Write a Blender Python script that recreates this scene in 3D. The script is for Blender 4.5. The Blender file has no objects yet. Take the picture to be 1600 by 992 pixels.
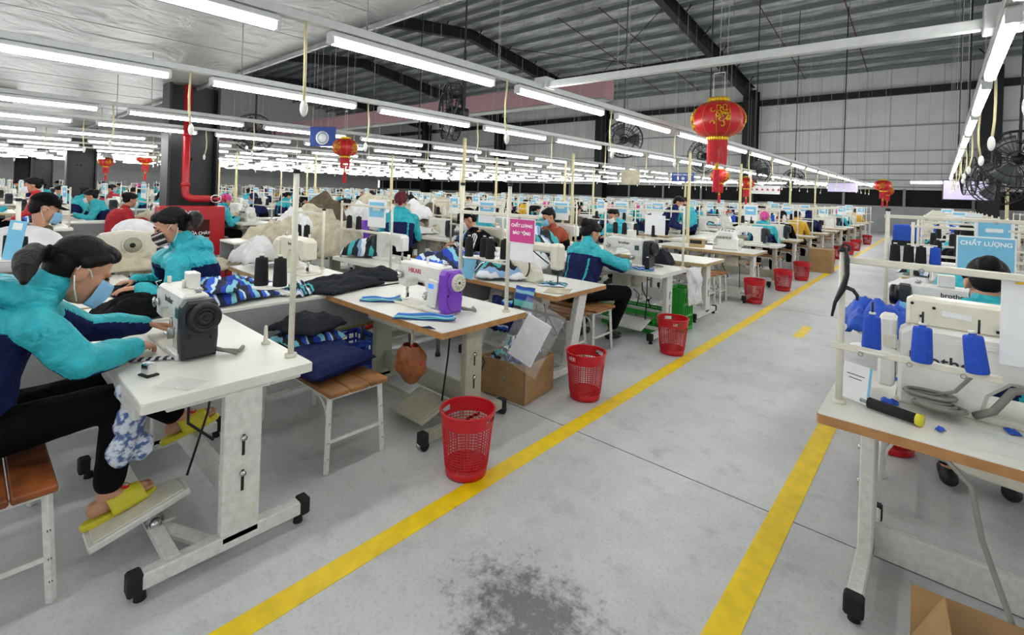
import bpy, math, random
import numpy as np
from mathutils import Vector, Matrix, noise
random.seed(7)
PI = math.pi
R = math.radians
S = bpy.context.scene
COL = S.collection
# ---------------------------------------------------------------- camera, world, exposure
cd = bpy.data.cameras.new('camera'); cam = bpy.data.objects.new('camera', cd); COL.objects.link(cam)
S.camera = cam
cd.sensor_fit = 'HORIZONTAL'; cd.sensor_width = 36.0
cd.lens = 36.0 * 760.0 / 1600.0
cd.shift_y = -(496 - 298) / 1600.0
cd.clip_start = 0.05; cd.clip_end = 300
cam.matrix_world = (Matrix.Translation((0, 0, 1.6)) @ Matrix.Rotation(R(41.4), 4, 'Z')
                    @ Matrix.Rotation(R(90), 4, 'X') @ Matrix.Rotation(0.033, 4, 'Z'))
W = bpy.data.worlds.new('world'); S.world = W; W.use_nodes = True
W.node_tree.nodes['Background'].inputs[0].default_value = (0.93, 0.96, 1.0, 1)
W.node_tree.nodes['Background'].inputs[1].default_value = .45
S.view_settings.view_transform = 'Standard'
try: S.view_settings.look = 'None'
except Exception: pass
S.view_settings.gamma = 1.0
S.view_settings.use_curve_mapping = False
S.view_settings.exposure = 1.3
S.cycles.use_denoising = True
S.cycles.max_bounces = 6; S.cycles.diffuse_bounces = 3; S.cycles.glossy_bounces = 3
S.cycles.transparent_max_bounces = 12
S.cycles.sample_clamp_indirect = 6.0
S.cycles.caustics_reflective = False; S.cycles.caustics_refractive = False
TUBE_STRENGTH = 14.0

# ---------------------------------------------------------------- materials
def lin(h):
    h = h.lstrip('#'); o = []
    for i in (0, 2, 4):
        c = int(h[i:i+2], 16) / 255
        o.append(c / 12.92 if c <= .04045 else ((c + .055) / 1.055) ** 2.4)
    return o
MATS = {}
def mat(name, col, rough=.5, metal=0., var=.06, scale=25., bump=0., bscale=60., emit=0., alpha=1., trans=0., spec=.5):
    if name in MATS: return MATS[name]
    m = bpy.data.materials.new(name); m.use_nodes = True; nt = m.node_tree
    b = nt.nodes['Principled BSDF']; c = lin(col)
    b.inputs['Specular IOR Level'].default_value = spec
    b.inputs['Roughness'].default_value = rough; b.inputs['Metallic'].default_value = metal
    b.inputs['Base Color'].default_value = (*c, 1)
    if var:
        tc = nt.nodes.new('ShaderNodeTexCoord'); n = nt.nodes.new('ShaderNodeTexNoise')
        n.inputs['Scale'].default_value = scale; n.inputs['Detail'].default_value = 4
        nt.links.new(tc.outputs['Object'], n.inputs['Vector'])
        r = nt.nodes.new('ShaderNodeValToRGB')
        r.color_ramp.elements[0].position = .3; r.color_ramp.elements[1].position = .7
        r.color_ramp.elements[0].color = (*[max(0, x * (1 - var * 2)) for x in c], 1)
        r.color_ramp.elements[1].color = (*[min(1, x * (1 + var)) for x in c], 1)
        nt.links.new(n.outputs['Fac'], r.inputs[0]); nt.links.new(r.outputs[0], b.inputs['Base Color'])
    if bump:
        tc = nt.nodes.new('ShaderNodeTexCoord'); n2 = nt.nodes.new('ShaderNodeTexNoise')
        n2.inputs['Scale'].default_value = bscale; n2.inputs['Detail'].default_value = 3
        nt.links.new(tc.outputs['Object'], n2.inputs['Vector'])
        bp = nt.nodes.new('ShaderNodeBump'); bp.inputs['Strength'].default_value = bump
        bp.inputs['Distance'].default_value = .06 if bscale < 20 else .02
        nt.links.new(n2.outputs['Fac'], bp.inputs['Height']); nt.links.new(bp.outputs[0], b.inputs['Normal'])
    if emit:
        b.inputs['Emission Color'].default_value = (*c, 1); b.inputs['Emission Strength'].default_value = emit
    b.inputs['Alpha'].default_value = alpha
    if trans: b.inputs['Transmission Weight'].default_value = trans
    MATS[name] = m
    return m
def ramp_mat(name, cols, axis='X', scale=1., rough=.75, distort=.0, zig=0.):
    """striped material: repeating bands along an object axis"""
    if name in MATS: return MATS[name]
    m = bpy.data.materials.new(name); m.use_nodes = True; nt = m.node_tree; b = nt.nodes['Principled BSDF']
    b.inputs['Roughness'].default_value = rough
    tc = nt.nodes.new('ShaderNodeTexCoord'); sx = nt.nodes.new('ShaderNodeSeparateXYZ')
    nt.links.new(tc.outputs['UV'], sx.inputs[0])
    v = sx.outputs[axis]
    if distort:
        n = nt.nodes.new('ShaderNodeTexNoise'); n.inputs['Scale'].default_value = 3
        nt.links.new(tc.outputs['UV'], n.inputs['Vector'])
        a = nt.nodes.new('ShaderNodeMath'); a.operation = 'MULTIPLY_ADD'
        nt.links.new(n.outputs['Fac'], a.inputs[0]); a.inputs[1].default_value = distort; nt.links.new(v, a.inputs[2]); v = a.outputs[0]
    if zig:
        o = sx.outputs['Y' if axis == 'X' else 'X']
        p = nt.nodes.new('ShaderNodeMath'); p.operation = 'PINGPONG'; nt.links.new(o, p.inputs[0]); p.inputs[1].default_value = .03
        a = nt.nodes.new('ShaderNodeMath'); a.operation = 'MULTIPLY_ADD'
        nt.links.new(p.outputs[0], a.inputs[0]); a.inputs[1].default_value = zig; nt.links.new(v, a.inputs[2]); v = a.outputs[0]
    k = nt.nodes.new('ShaderNodeMath'); k.operation = 'MULTIPLY'; nt.links.new(v, k.inputs[0]); k.inputs[1].default_value = scale
    f = nt.nodes.new('ShaderNodeMath'); f.operation = 'FRACT'; nt.links.new(k.outputs[0], f.inputs[0])
    r = nt.nodes.new('ShaderNodeValToRGB'); r.color_ramp.interpolation = 'CONSTANT'
    e = r.color_ramp.elements
    while len(e) < len(cols): e.new(.5)
    for i, (pos, c) in enumerate(cols):
        e[i].position = pos
    for i, (pos, c) in enumerate(cols):
        e[i].color = (*lin(c), 1)
    nt.links.new(f.outputs[0], r.inputs[0]); nt.links.new(r.outputs[0], b.inputs['Base Color'])
    MATS[name] = m
    return m

# ---------------------------------------------------------------- mesh builder
class MB:
    def __init__(s):
        s.v = []; s.f = []; s.mi = []; s.sm = []; s.mats = []; s.M = Matrix.Identity(4); s.uv = {}
    def at(s, loc=(0, 0, 0), rot=(0, 0, 0), sc=(1, 1, 1)):
        from mathutils import Euler
        s.M = Matrix.LocRotScale(Vector(loc), Euler(rot), Vector(sc)); return s
    def _m(s, m):
        if m not in s.mats: s.mats.append(m)
        return s.mats.index(m)
    def add(s, vs, fs, m, smooth=False):
        o = len(s.v); k = s._m(m)
        s.v += [tuple(s.M @ Vector(p)) for p in vs]
        for f in fs: s.f.append(tuple(o + i for i in f)); s.mi.append(k); s.sm.append(smooth)
        return s
    def box(s, c, d, m, b=.004, rot=None):
        h = [x / 2 for x in d]; b = min(b, min(h) * .9)
        T = Matrix.Translation(Vector(c))
        if rot is not None:
            from mathutils import Euler
            T = T @ Euler(rot).to_matrix().to_4x4()
        vs = []; idx = {}
        for sx in (-1, 1):
            for sy in (-1, 1):
                for sz in (-1, 1):
                    for ax in range(3):
                        p = [sx * h[0], sy * h[1], sz * h[2]]
                        for a in range(3):
                            if a != ax: p[a] -= (sx, sy, sz)[a] * b
                        idx[(sx, sy, sz, ax)] = len(vs); vs.append(tuple(T @ Vector(p)))
        fs = []
        def g(sx, sy, sz, ax): return idx[(sx, sy, sz, ax)]
        for t in (-1, 1):
            q = [g(t, -1, -1, 0), g(t, 1, -1, 0), g(t, 1, 1, 0), g(t, -1, 1, 0)]; fs.append(q if t > 0 else q[::-1])
            q = [g(-1, t, -1, 1), g(-1, t, 1, 1), g(1, t, 1, 1), g(1, t, -1, 1)]; fs.append(q if t > 0 else q[::-1])
            q = [g(-1, -1, t, 2), g(1, -1, t, 2), g(1, 1, t, 2), g(-1, 1, t, 2)]; fs.append(q if t > 0 else q[::-1])
        for a in (-1, 1):
            for c_ in (-1, 1):
                q = [g(a, c_, -1, 0), g(a, c_, -1, 1), g(a, c_, 1, 1), g(a, c_, 1, 0)]; fs.append(q if a * c_ > 0 else q[::-1])
                q = [g(-1, a, c_, 1), g(-1, a, c_, 2), g(1, a, c_, 2), g(1, a, c_, 1)]; fs.append(q if a * c_ > 0 else q[::-1])
                q = [g(a, -1, c_, 2), g(a, -1, c_, 0), g(a, 1, c_, 0), g(a, 1, c_, 2)]; fs.append(q if a * c_ > 0 else q[::-1])
                for d_ in (-1, 1):
                    q = [g(a, c_, d_, 0), g(a, c_, d_, 1), g(a, c_, d_, 2)]; fs.append(q if a * c_ * d_ > 0 else q[::-1])
        return s.add(vs, fs, m)
    def bar(s, a, b, w, h, m, bev=.002):
        """rectangular bar from a to b, w wide, h high"""
        a, b = Vector(a), Vector(b); d = b - a; L = d.length
        q = d.to_track_quat('X', 'Z')
        return s.box((a + b) / 2, (L, w, h), m, bev, q.to_euler())
    def tube(s, pts, r, m, n=8, caps=True, smooth=True, close=False):
        pts = [Vector(p) for p in pts]
        rs = r if isinstance(r, (list, tuple)) else [r] * len(pts)
        vs = []; fs = []; up = None; N = len(pts)
        for i, p in enumerate(pts):
            if close: t = (pts[(i + 1) % N] - pts[i - 1])
            else: t = (pts[min(i + 1, N - 1)] - pts[max(i - 1, 0)])
            t = t.normalized() if t.length > 1e-9 else Vector((0, 0, 1))
            if up is None:
                up = Vector((0, 0, 1)) if abs(t.z) < .9 else Vector((1, 0, 0))
            x = t.cross(up)
            if x.length < 1e-6: x = t.orthogonal()
            x.normalize(); up = x.cross(t).normalized()
            for k in range(n):
                a = 2 * PI * k / n
                vs.append(p + (x * math.cos(a) + up * math.sin(a)) * rs[i])
        for i in range(N if close else N - 1):
            j = (i + 1) % N
            for k in range(n):
                l = (k + 1) % n
                fs.append((i * n + k, i * n + l, j * n + l, j * n + k))
        if caps and not close:
            fs.append(tuple(range(n))[::-1]); fs.append(tuple((N - 1) * n + k for k in range(n)))
        return s.add(vs, fs, m, smooth)
    def cyl(s, a, b, r, m, n=16, r2=None, smooth=True):
        return s.tube([a, b], [r, r if r2 is None else r2], m, n, True, smooth)
    def lathe(s, prof, m, n=20, c=(0, 0, 0), smooth=True, caps=True):
        vs = []; fs = []
        for (r, z) in prof:
            for k in range(n):
                a = 2 * PI * k / n; vs.append((c[0] + r * math.cos(a), c[1] + r * math.sin(a), c[2] + z))
        for i in range(len(prof) - 1):
            for k in range(n):
                l = (k + 1) % n; fs.append((i * n + k, i * n + l, (i + 1) * n + l, (i + 1) * n + k))
        if caps:
            fs.append(tuple(range(n))[::-1]); fs.append(tuple((len(prof) - 1) * n + k for k in range(n)))
        return s.add(vs, fs, m, smooth)
    def ell(s, c, r, m, nu=16, nv=10, smooth=True):
        prof = [(math.sin(PI * i / nv), -math.cos(PI * i / nv)) for i in range(nv + 1)]
        vs = []; fs = []
        for (q, z) in prof:
            for k in range(nu):
                a = 2 * PI * k / nu; vs.append((c[0] + r[0] * q * math.cos(a), c[1] + r[1] * q * math.sin(a), c[2] + r[2] * z))
        for i in range(nv):
            for k in range(nu):
                l = (k + 1) % nu; fs.append((i * nu + k, i * nu + l, (i + 1) * nu + l, (i + 1) * nu + k))
        return s.add(vs, fs, m, smooth)
    def prism(s, poly, d, m, axis='Y', c=0., b=0., smooth=False):
        """extrude polygon; axis Y: poly in XZ, axis X: poly in YZ, axis Z: poly in XY. b = chamfer inset"""
        n = len(poly)
        def P(p, w):
            if axis == 'Y': return (p[0], c + w, p[1])
            if axis == 'X': return (c + w, p[0], p[1])
            return (p[0], p[1], c + w)
        ar = sum(poly[i][0] * poly[(i + 1) % n][1] - poly[(i + 1) % n][0] * poly[i][1] for i in range(n))
        sg = 1 if ar > 0 else -1
        if b:
            ins = []
            for i in range(n):
                p0, p1, p2 = Vector(poly[i - 1]), Vector(poly[i]), Vector(poly[(i + 1) % n])
                e1 = (p1 - p0).normalized(); e2 = (p2 - p1).normalized()
                n1 = Vector((-e1.y, e1.x)) * sg; n2 = Vector((-e2.y, e2.x)) * sg
                t = n1 + n2
                t = t / max(.35, t.length_squared / 2) if t.length > 1e-6 else n1
                ins.append(tuple(p1 + t * b))
            L = [(ins, -d / 2), (poly, -d / 2 + b), (poly, d / 2 - b), (ins, d / 2)]
        else: L = [(poly, -d / 2), (poly, d / 2)]
        vs = [P(p, w) for (pl, w) in L for p in pl]; fs = []
        for j in range(len(L) - 1):
            for i in range(n):
                k = (i + 1) % n; q = (j * n + i, j * n + k, (j + 1) * n + k, (j + 1) * n + i)
                fs.append(q)
        fs.append(tuple(range(n))[::-1]); fs.append(tuple((len(L) - 1) * n + i for i in range(n)))
        flip = (sg < 0) ^ (axis == 'Y')
        if flip: fs = [f[::-1] for f in fs]
        return s.add(vs, fs, m, smooth)
    def quad(s, pts, m, smooth=False): return s.add(pts, [tuple(range(len(pts)))], m, smooth)
    def torus(s, c, R_, r, m, n=28, k=8, axis='Z', sc=(1, 1)):
        pts = []
        for i in range(n):
            a = 2 * PI * i / n; x, y = R_ * math.cos(a) * sc[0], R_ * math.sin(a) * sc[1]
            pts.append({'Z': (c[0] + x, c[1] + y, c[2]), 'Y': (c[0] + x, c[1], c[2] + y), 'X': (c[0], c[1] + x, c[2] + y)}[axis])
        return s.tube(pts, r, m, k, False, True, True)
    def sheet(s, fn, nu, nv, m, thick=0., smooth=True, uvs=(1, 1)):
        """surface fn(u,v)->xyz, u,v in 0..1, with thickness below; carries UVs"""
        P = [Vector(fn(i / nu, j / nv)) for j in range(nv + 1) for i in range(nu + 1)]
        st = nu + 1; vs = list(P); fs = []; uv = []
        def U(i, j): return (i / nu * uvs[0], j / nv * uvs[1])
        for j in range(nv):
            for i in range(nu):
                a = j * st + i; fs.append((a, a + 1, a + st + 1, a + st)); uv.append((U(i, j), U(i+1, j), U(i+1, j+1), U(i, j+1)))
        if thick:
            n0 = len(vs); N = [Vector((0, 0, 0)) for _ in P]
            for f in fs:
                nn = (P[f[1]] - P[f[0]]).cross(P[f[3]] - P[f[0]])
                for i in f: N[i] += nn
            vs += [p - (n.normalized() if n.length > 1e-12 else Vector((0, 0, 1))) * thick for p, n in zip(P, N)]
            for f, u in list(zip(fs, uv)): fs.append(tuple(n0 + i for i in f[::-1])); uv.append(u[::-1])
            ed = [(j * st, (j + 1) * st) for j in range(nv)][::-1]
            loop = [i for i in range(nu + 1)] + [j * st + nu for j in range(1, nv + 1)] + [nv * st + i for i in range(nu - 1, -1, -1)] + [j * st for j in range(nv - 1, 0, -1)]
            for k in range(len(loop)):
                a, b_ = loop[k], loop[(k + 1) % len(loop)]
                fs.append((a, n0 + a, n0 + b_, b_)); uv.append((U(a % st, a // st), U(a % st, a // st), U(b_ % st, b_ // st), U(b_ % st, b_ // st)))
        f0 = len(s.f); s.add(vs, fs, m, smooth)
        for k, u in enumerate(uv): s.uv[f0 + k] = u
        return s
    def mesh(s, name):
        me = bpy.data.meshes.new(name); me.from_pydata(s.v, [], s.f)
        for m in s.mats: me.materials.append(m)
        me.polygons.foreach_set('material_index', s.mi); me.polygons.foreach_set('use_smooth', s.sm)
        if s.uv:
            l = me.uv_layers.new(name='UVMap'); d = l.data
            for p in me.polygons:
                u = s.uv.get(p.index)
                if u:
                    for li, c in zip(p.loop_indices, u): d[li].uv = c
        me.update(); return me

def obj(name, mb, parent=None, label=None):
    me = mb if isinstance(mb, bpy.types.Mesh) else mb.mesh(name)
    o = bpy.data.objects.new(name, me); COL.objects.link(o)
    if parent is not None: o.parent = parent
    if label: o['label'] = label
    return o
def tag(o, label, cat, group=None, kind=None):
    o['label'] = label; o['category'] = cat
    if group: o['group'] = group
    if kind: o['kind'] = kind
    return o
def thing(name, label, cat, loc=(0, 0, 0), rz=0., group=None):
    o = bpy.data.objects.new(name, None); COL.objects.link(o); o.empty_display_size = .1
    o.location = loc; o.rotation_euler = (0, 0, rz)
    return tag(o, label, cat, group)
def single(name, mb, label, cat, loc=(0, 0, 0), rz=0., group=None, rot=None):
    o = obj(name, mb); o.location = loc; o.rotation_euler = rot if rot else (0, 0, rz)
    return tag(o, label, cat, group)
def struct(name, mb, label=None, cat=None):
    o = obj(name, mb); o['kind'] = 'structure'
    if label: o['label'] = label
    o['category'] = cat or name.split('_')[0]
    return o
KIDS = {}
def dup(root, loc=None, rz=None, label=None, group=None, sc=None):
    kids = KIDS.get(root.name)
    if kids is None:
        kids = KIDS[root.name] = [(c, list(c.children)) for c in root.children]
    r = root.copy(); COL.objects.link(r)
    if loc is not None: r.location = loc
    if rz is not None: r.rotation_euler = (0, 0, rz)
    if sc is not None: r.scale = sc
    if label: r['label'] = label
    if group: r['group'] = group
    for ch, gs in kids:
        c = ch.copy(); COL.objects.link(c); c.parent = r
        for g in gs:
            d = g.copy(); COL.objects.link(d); d.parent = c
    return r
def text(name, body, size, m, parent, loc, rot, ext=.0008, align='CENTER', sx=1., bold=0.):
    cu = bpy.data.curves.new(name, 'FONT'); cu.body = body; cu.size = size; cu.extrude = ext
    cu.align_x = align; cu.align_y = 'CENTER'; cu.offset = bold
    cu.materials.append(m)
    tmp = bpy.data.objects.new('tmp', cu); COL.objects.link(tmp)
    dg = bpy.context.evaluated_depsgraph_get(); dg.update()
    me = bpy.data.meshes.new_from_object(tmp.evaluated_get(dg)); me.name = name
    bpy.data.objects.remove(tmp); bpy.data.curves.remove(cu)
    o = bpy.data.objects.new(name, me); COL.objects.link(o); o.parent = parent
    o.location = loc; o.rotation_euler = rot; o.scale = (sx, 1, 1)
    return o

M = dict(
    white=mat('white_enamel', '#e9e8e1', .35, var=.03), cream=mat('cream_enamel', '#ddd9c8', .4, var=.04),
    ivory=mat('ivory_enamel', '#e6e2cd', .35, var=.03), legw=mat('leg_white', '#dcdcd6', .45, var=.07, scale=40),
    leggrey=mat('leg_greige', '#a9a794', .45, var=.06), steel=mat('steel_grey', '#9b9c9a', .35, .7, var=.08),
    chrome=mat('chrome', '#d0d0d0', .18, 1., var=0), top=mat('laminate_top', '#e8e6dd', .3, var=.03, scale=6),
    wood=mat('edge_wood', '#b5834f', .5, var=.12, scale=14), woodl=mat('edge_wood_pale', '#b99f6f', .5, var=.1, scale=14),
    seat=mat('stool_wood', '#9a6a3c', .5, var=.28, scale=9, bump=.1), seatd=mat('stool_wood_dark', '#8a4a22', .45, var=.35, scale=9, bump=.1),
    black=mat('black_plastic', '#101114', .4, var=.05), motor=mat('charcoal_motor', '#20242b', .4, var=.08),
    dark=mat('dark_steel', '#1b1c1e', .55, .2, var=.1), purple=mat('purple_plastic', '#7d3fbe', .3, var=.03),
    red=mat('red_plastic', '#c40f1e', .35, var=.05), redp=mat('red_paint', '#b01722', .35, var=.05),
    blue=mat('cone_blue', '#1f4fc0', .8, var=.08, scale=80, bump=.15, bscale=200), conek=mat('cone_black', '#121316', .85, var=.1, scale=80, bump=.15, bscale=200),
    conew=mat('cone_white', '#e3e2da', .85, var=.05), card=mat('cardboard', '#a8855a', .8, var=.08, scale=10),
    paper=mat('white_paper', '#eef0f0', .7, var=.02), cyan=mat('blue_card', '#7cc3e4', .6, var=.04, scale=10),
    pink=mat('pink_card', '#cf3d8c', .5, var=.03), gold=mat('gold_trim', '#e0b524', .3, .5, var=.12, scale=60),
    green=mat('green_plastic', '#2faa35', .35, var=.04), rubber=mat('rubber', '#141414', .8, var=.05),
    cord=mat('cream_cord', '#d9cf9f', .6, var=.04), cable=mat('grey_cable', '#86857d', .5, var=.05), cablek=mat('black_cable', '#16171a', .5, var=.05),
    navy=mat('navy_cloth', '#1a2350', .75, var=.12, scale=30, bump=.6, bscale=11, spec=.15), teal=mat('teal_cloth', '#22b0bd', .55, var=.08, scale=20, bump=.7, bscale=11),
    blackc=mat('black_cloth', '#060608', .85, var=.2, scale=30, bump=.3, bscale=16, spec=.15), charc=mat('charcoal_cloth', '#23262c', .8, var=.15, bump=.4, bscale=12, spec=.15),
    creamc=mat('cream_cloth', '#c6bda4', .85, var=.14, scale=8, bump=.4, bscale=10), whitec=mat('white_cloth', '#e6e6e6', .8, var=.05, scale=8, bump=.4, bscale=10),
    olive=mat('olive_cloth', '#5b513c', .85, var=.2, scale=8, bump=.4, bscale=10), blueb=mat('bright_blue_cloth', '#2257c8', .6, var=.1, bump=.4, bscale=10),
    skin=mat('skin', '#c28e70', .5, var=.06, scale=18), hair=mat('hair_dark', '#0d0807', .55, var=.4, scale=90, bump=.3, bscale=120, spec=.2),
    maskb=mat('mask_blue', '#8cc3e8', .8, var=.04), maskw=mat('mask_white', '#e8ebec', .8, var=.03),
    yellow=mat('yellow_foam', '#d9cf34', .55, var=.05), txt=mat('lettering_dark', '#23252a', .5, var=0), txtw=mat('lettering_white', '#ffffff', .5, var=0),
    txtr=mat('lettering_red', '#c22a50', .5, var=0),
)
# ================================================================ SETTING
def floor_mat():
    m = bpy.data.materials.new('concrete_floor'); m.use_nodes = True; nt = m.node_tree; b = nt.nodes['Principled BSDF']; L = nt.links
    tc = nt.nodes.new('ShaderNodeTexCoord')
    def nz(sc, det, rough=.6):
        n = nt.nodes.new('ShaderNodeTexNoise'); n.inputs['Scale'].default_value = sc; n.inputs['Detail'].default_value = det
        n.inputs['Roughness'].default_value = rough; L.new(tc.outputs['Object'], n.inputs['Vector']); return n.outputs['Fac']
    r = nt.nodes.new('ShaderNodeValToRGB'); e = r.color_ramp.elements
    e[0].position = .3; e[0].color = (*lin('#b4b7b6'), 1); e[1].position = .72; e[1].color = (*lin('#dbdddb'), 1)
    L.new(nz(.9, 9, .68), r.inputs[0])
    def mul(c, fac, ramp0, ramp1, dark):
        rr = nt.nodes.new('ShaderNodeValToRGB'); rr.color_ramp.elements[0].position = ramp0; rr.color_ramp.elements[1].position = ramp1
        rr.color_ramp.elements[0].color = (*dark, 1); rr.color_ramp.elements[1].color = (1, 1, 1, 1)
        L.new(fac, rr.inputs[0])
        mx = nt.nodes.new('ShaderNodeMix'); mx.data_type = 'RGBA'; mx.blend_type = 'MULTIPLY'; mx.inputs[0].default_value = 1
        L.new(c, mx.inputs[6]); L.new(rr.outputs[0], mx.inputs[7]); return mx.outputs[2]
    c = mul(r.outputs[0], nz(60, 3), .25, .5, (.8, .8, .8))
    c = mul(c, nz(6, 6), .28, .45, (.78, .78, .79))
    # the worn dark stain on the near floor, an irregular patch
    sx = nt.nodes.new('ShaderNodeMapping'); sx.inputs['Location'].default_value = (1.12 / 1.05, -1.45 / .75, 0)
    sx.inputs['Scale'].default_value = (1 / 1.05, 1 / .75, 0)
    L.new(tc.outputs['Object'], sx.inputs['Vector'])
    ln = nt.nodes.new('ShaderNodeVectorMath'); ln.operation = 'LENGTH'; L.new(sx.outputs[0], ln.inputs[0])
    ad = nt.nodes.new('ShaderNodeMath'); ad.operation = 'MULTIPLY_ADD'; L.new(nz(14, 8, .75), ad.inputs[0]); ad.inputs[1].default_value = 1.3
    L.new(ln.outputs['Value'], ad.inputs[2])
    c = mul(c, ad.outputs[0], .75, 1.9, (.3, .3, .31))
    L.new(c, b.inputs['Base Color']); b.inputs['Roughness'].default_value = .42
    bp = nt.nodes.new('ShaderNodeBump'); bp.inputs['Strength'].default_value = .08; L.new(nz(90, 3), bp.inputs['Height']); L.new(bp.outputs[0], b.inputs['Normal'])
    return m
FLOOR = floor_mat()
XL, XR, YB, YW = -52., 12., -4., 34.
b = MB(); b.quad([(XL, YB, 0), (XR, YB, 0), (XR, YW, 0), (XL, YW, 0)], FLOOR)
struct('floor', b, 'polished grey concrete floor with dark worn patch', 'floor')
YEL = mat('yellow_line_paint', '#f7d40c', .45, var=.07, scale=12)
JOINT = mat('joint_dirt', '#6d6f70', .8, var=.2)
def strip(name, x0, x1, y0, y1, m, lab, z=.002):
    b = MB(); b.box(((x0+x1)/2, (y0+y1)/2, z/2), (x1-x0, y1-y0, z), m, .0005); return struct(name, b, lab, 'floor line')
strip('floor_marking', -1.90, -1.79, -1, 29, YEL, 'long yellow line on the floor beside the red baskets')
strip('floor_marking.001', -.62, -.51, -1, 4.35, YEL, 'yellow line on the floor running under the right-hand table')
strip('floor_marking.002', -1.27, -1.17, 6.5, 7.15, YEL, 'short yellow dash in the middle of the aisle')
strip('floor_joint', XL, XR, 2.77, 2.777, JOINT, 'thin dirty joint across the aisle floor', .0012)
strip('floor_joint.001', XL, XR, 8.0, 8.008, JOINT, 'thin joint across the far aisle floor', .0012)

def wall_mat():
    m = bpy.data.materials.new('wall_insulation_panel'); m.use_nodes = True; nt = m.node_tree; b = nt.nodes['Principled BSDF']; L = nt.links
    tc = nt.nodes.new('ShaderNodeTexCoord'); sx = nt.nodes.new('ShaderNodeSeparateXYZ'); L.new(tc.outputs['Object'], sx.inputs[0])
    w = nt.nodes.new('ShaderNodeMath'); w.operation = 'PINGPONG'; w.inputs[1].default_value = .55; L.new(sx.outputs['X'], w.inputs[0])
    r = nt.nodes.new('ShaderNodeValToRGB'); e = r.color_ramp.elements
    e[0].position = 0; e[0].color = (*lin('#a9aaa6'), 1); e[1].position = .03; e[1].color = (*lin('#e0e1dd'), 1)
    L.new(w.outputs[0], r.inputs[0])
    n = nt.nodes.new('ShaderNodeTexNoise'); n.inputs['Scale'].default_value = 1.5; n.inputs['Detail'].default_value = 6
    L.new(tc.outputs['Object'], n.inputs['Vector'])
    mx = nt.nodes.new('ShaderNodeMix'); mx.data_type = 'RGBA'; mx.blend_type = 'MULTIPLY'; mx.inputs[0].default_value = .25
    L.new(r.outputs[0], mx.inputs[6]); L.new(n.outputs['Fac'], mx.inputs[7]); L.new(mx.outputs[2], b.inputs['Base Color'])
    b.inputs['Roughness'].default_value = .6
    return m
WALL = wall_mat(); GIRT = mat('girt_grey', '#8f918f', .5, var=.05); BEAM = mat('black_beam', '#0c0d0f', .5, var=.08)
DADO = mat('dado_grey', '#9fa1a0', .6, var=.06, scale=3); OPEN = mat('dark_opening', '#08080a', .8, var=.0)
b = MB(); b.box(((XL+XR)/2, YW+.1, 5.95), (XR-XL, .2, 7.2), WALL, .01); struct('wall_back', b, 'pale ribbed end wall of the hall', 'wall')
b = MB(); b.box(((XL+XR)/2, YW+.1, .72), (XR-XL, .22, 1.44), DADO, .01); struct('wall_lower', b, 'grey lower part of the end wall', 'wall')
b = MB(); b.box(((XL+XR)/2, YW+.3, 1.9), (XR-XL, .1, 1.2), OPEN, .01)
for x in np.arange(XL+1, XR, 2.75): b.box((x, YW+.02, 1.9), (.12, .1, 1.0), GIRT)
struct('window_1', b, 'dark strip of openings along the end wall', 'window')
b = MB(); b.box((XL-.1, (YB+YW)/2, 5.6), (.2, YW-YB, 11.2), WALL, .01); struct('wall_left', b, 'far pale side wall', 'wall')
b = MB(); b.box(((XL+XR)/2, YW-.15, 7.72), (XR-XL, .3, .36), BEAM, .02); struct('trim_1', b, 'black horizontal beam across the end wall', 'beam')
for i, z in enumerate((5.85, 4.47, 3.75, 3.22, 2.88, 2.5)):
    b = MB(); b.box(((XL+XR)/2, YW-.04, z), (XR-XL, .08, .05 if i else .07), GIRT, .005); struct('trim_%d' % (i+2), b, 'thin grey rail along the end wall', 'rail')
# roof: two pitches, corrugated, with purlins under it
YR, ZR, ZE = 19., 10.95, 9.0
def roof_mat():
    m = bpy.data.materials.new('roof_sheet_insulation'); m.use_nodes = True; nt = m.node_tree; b = nt.nodes['Principled BSDF']; L = nt.links
    tc = nt.nodes.new('ShaderNodeTexCoord'); mp = nt.nodes.new('ShaderNodeMapping'); mp.inputs['Scale'].default_value = (.35, 1.6, 1)
    L.new(tc.outputs['Object'], mp.inputs[0])
    n = nt.nodes.new('ShaderNodeTexNoise'); n.inputs['Scale'].default_value = 2.2; n.inputs['Detail'].default_value = 7; L.new(mp.outputs[0], n.inputs['Vector'])
    r = nt.nodes.new('ShaderNodeValToRGB'); e = r.color_ramp.elements
    e[0].position = .35; e[0].color = (*lin('#868b8b'), 1); e[1].position = .7; e[1].color = (*lin('#d0d4d4'), 1)
    L.new(n.outputs['Fac'], r.inputs[0]); L.new(r.outputs[0], b.inputs['Base Color'])
    b.inputs['Roughness'].default_value = .45; b.inputs['Metallic'].default_value = .05
    bp = nt.nodes.new('ShaderNodeBump'); bp.inputs['Strength'].default_value = .5; bp.inputs['Distance'].default_value = .05
    L.new(n.outputs['Fac'], bp.inputs['Height']); L.new(bp.outputs[0], b.inputs['Normal'])
    return m
ROOF = roof_mat(); PUR = mat('purlin_grey', '#7a8082', .5, .1, var=.1)
def zroof(y): return ZR - (ZR - ZE) * abs(y - YR) / (YW - YR)
b = MB()
ys = [YW + .3 - i * .3 for i in range(int((YW - YB) / .3) + 4)]
prev = None
for i, y in enumerate(ys):
    z = zroof(y) + (.035 if i % 2 else 0)
    if prev: b.quad([(XL, prev[0], prev[1]), (XR, prev[0], prev[1]), (XR, y, z), (XL, y, z)], ROOF)
    prev = (y, z)
struct('ceiling', b, 'high corrugated metal roof lining', 'ceiling')
b = MB()
for y in np.arange(3.2, 33.5, 1.25): b.box(((XL+XR)/2, y, zroof(y) - .14), (XR-XL, .07, .22), PUR, .01)
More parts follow.
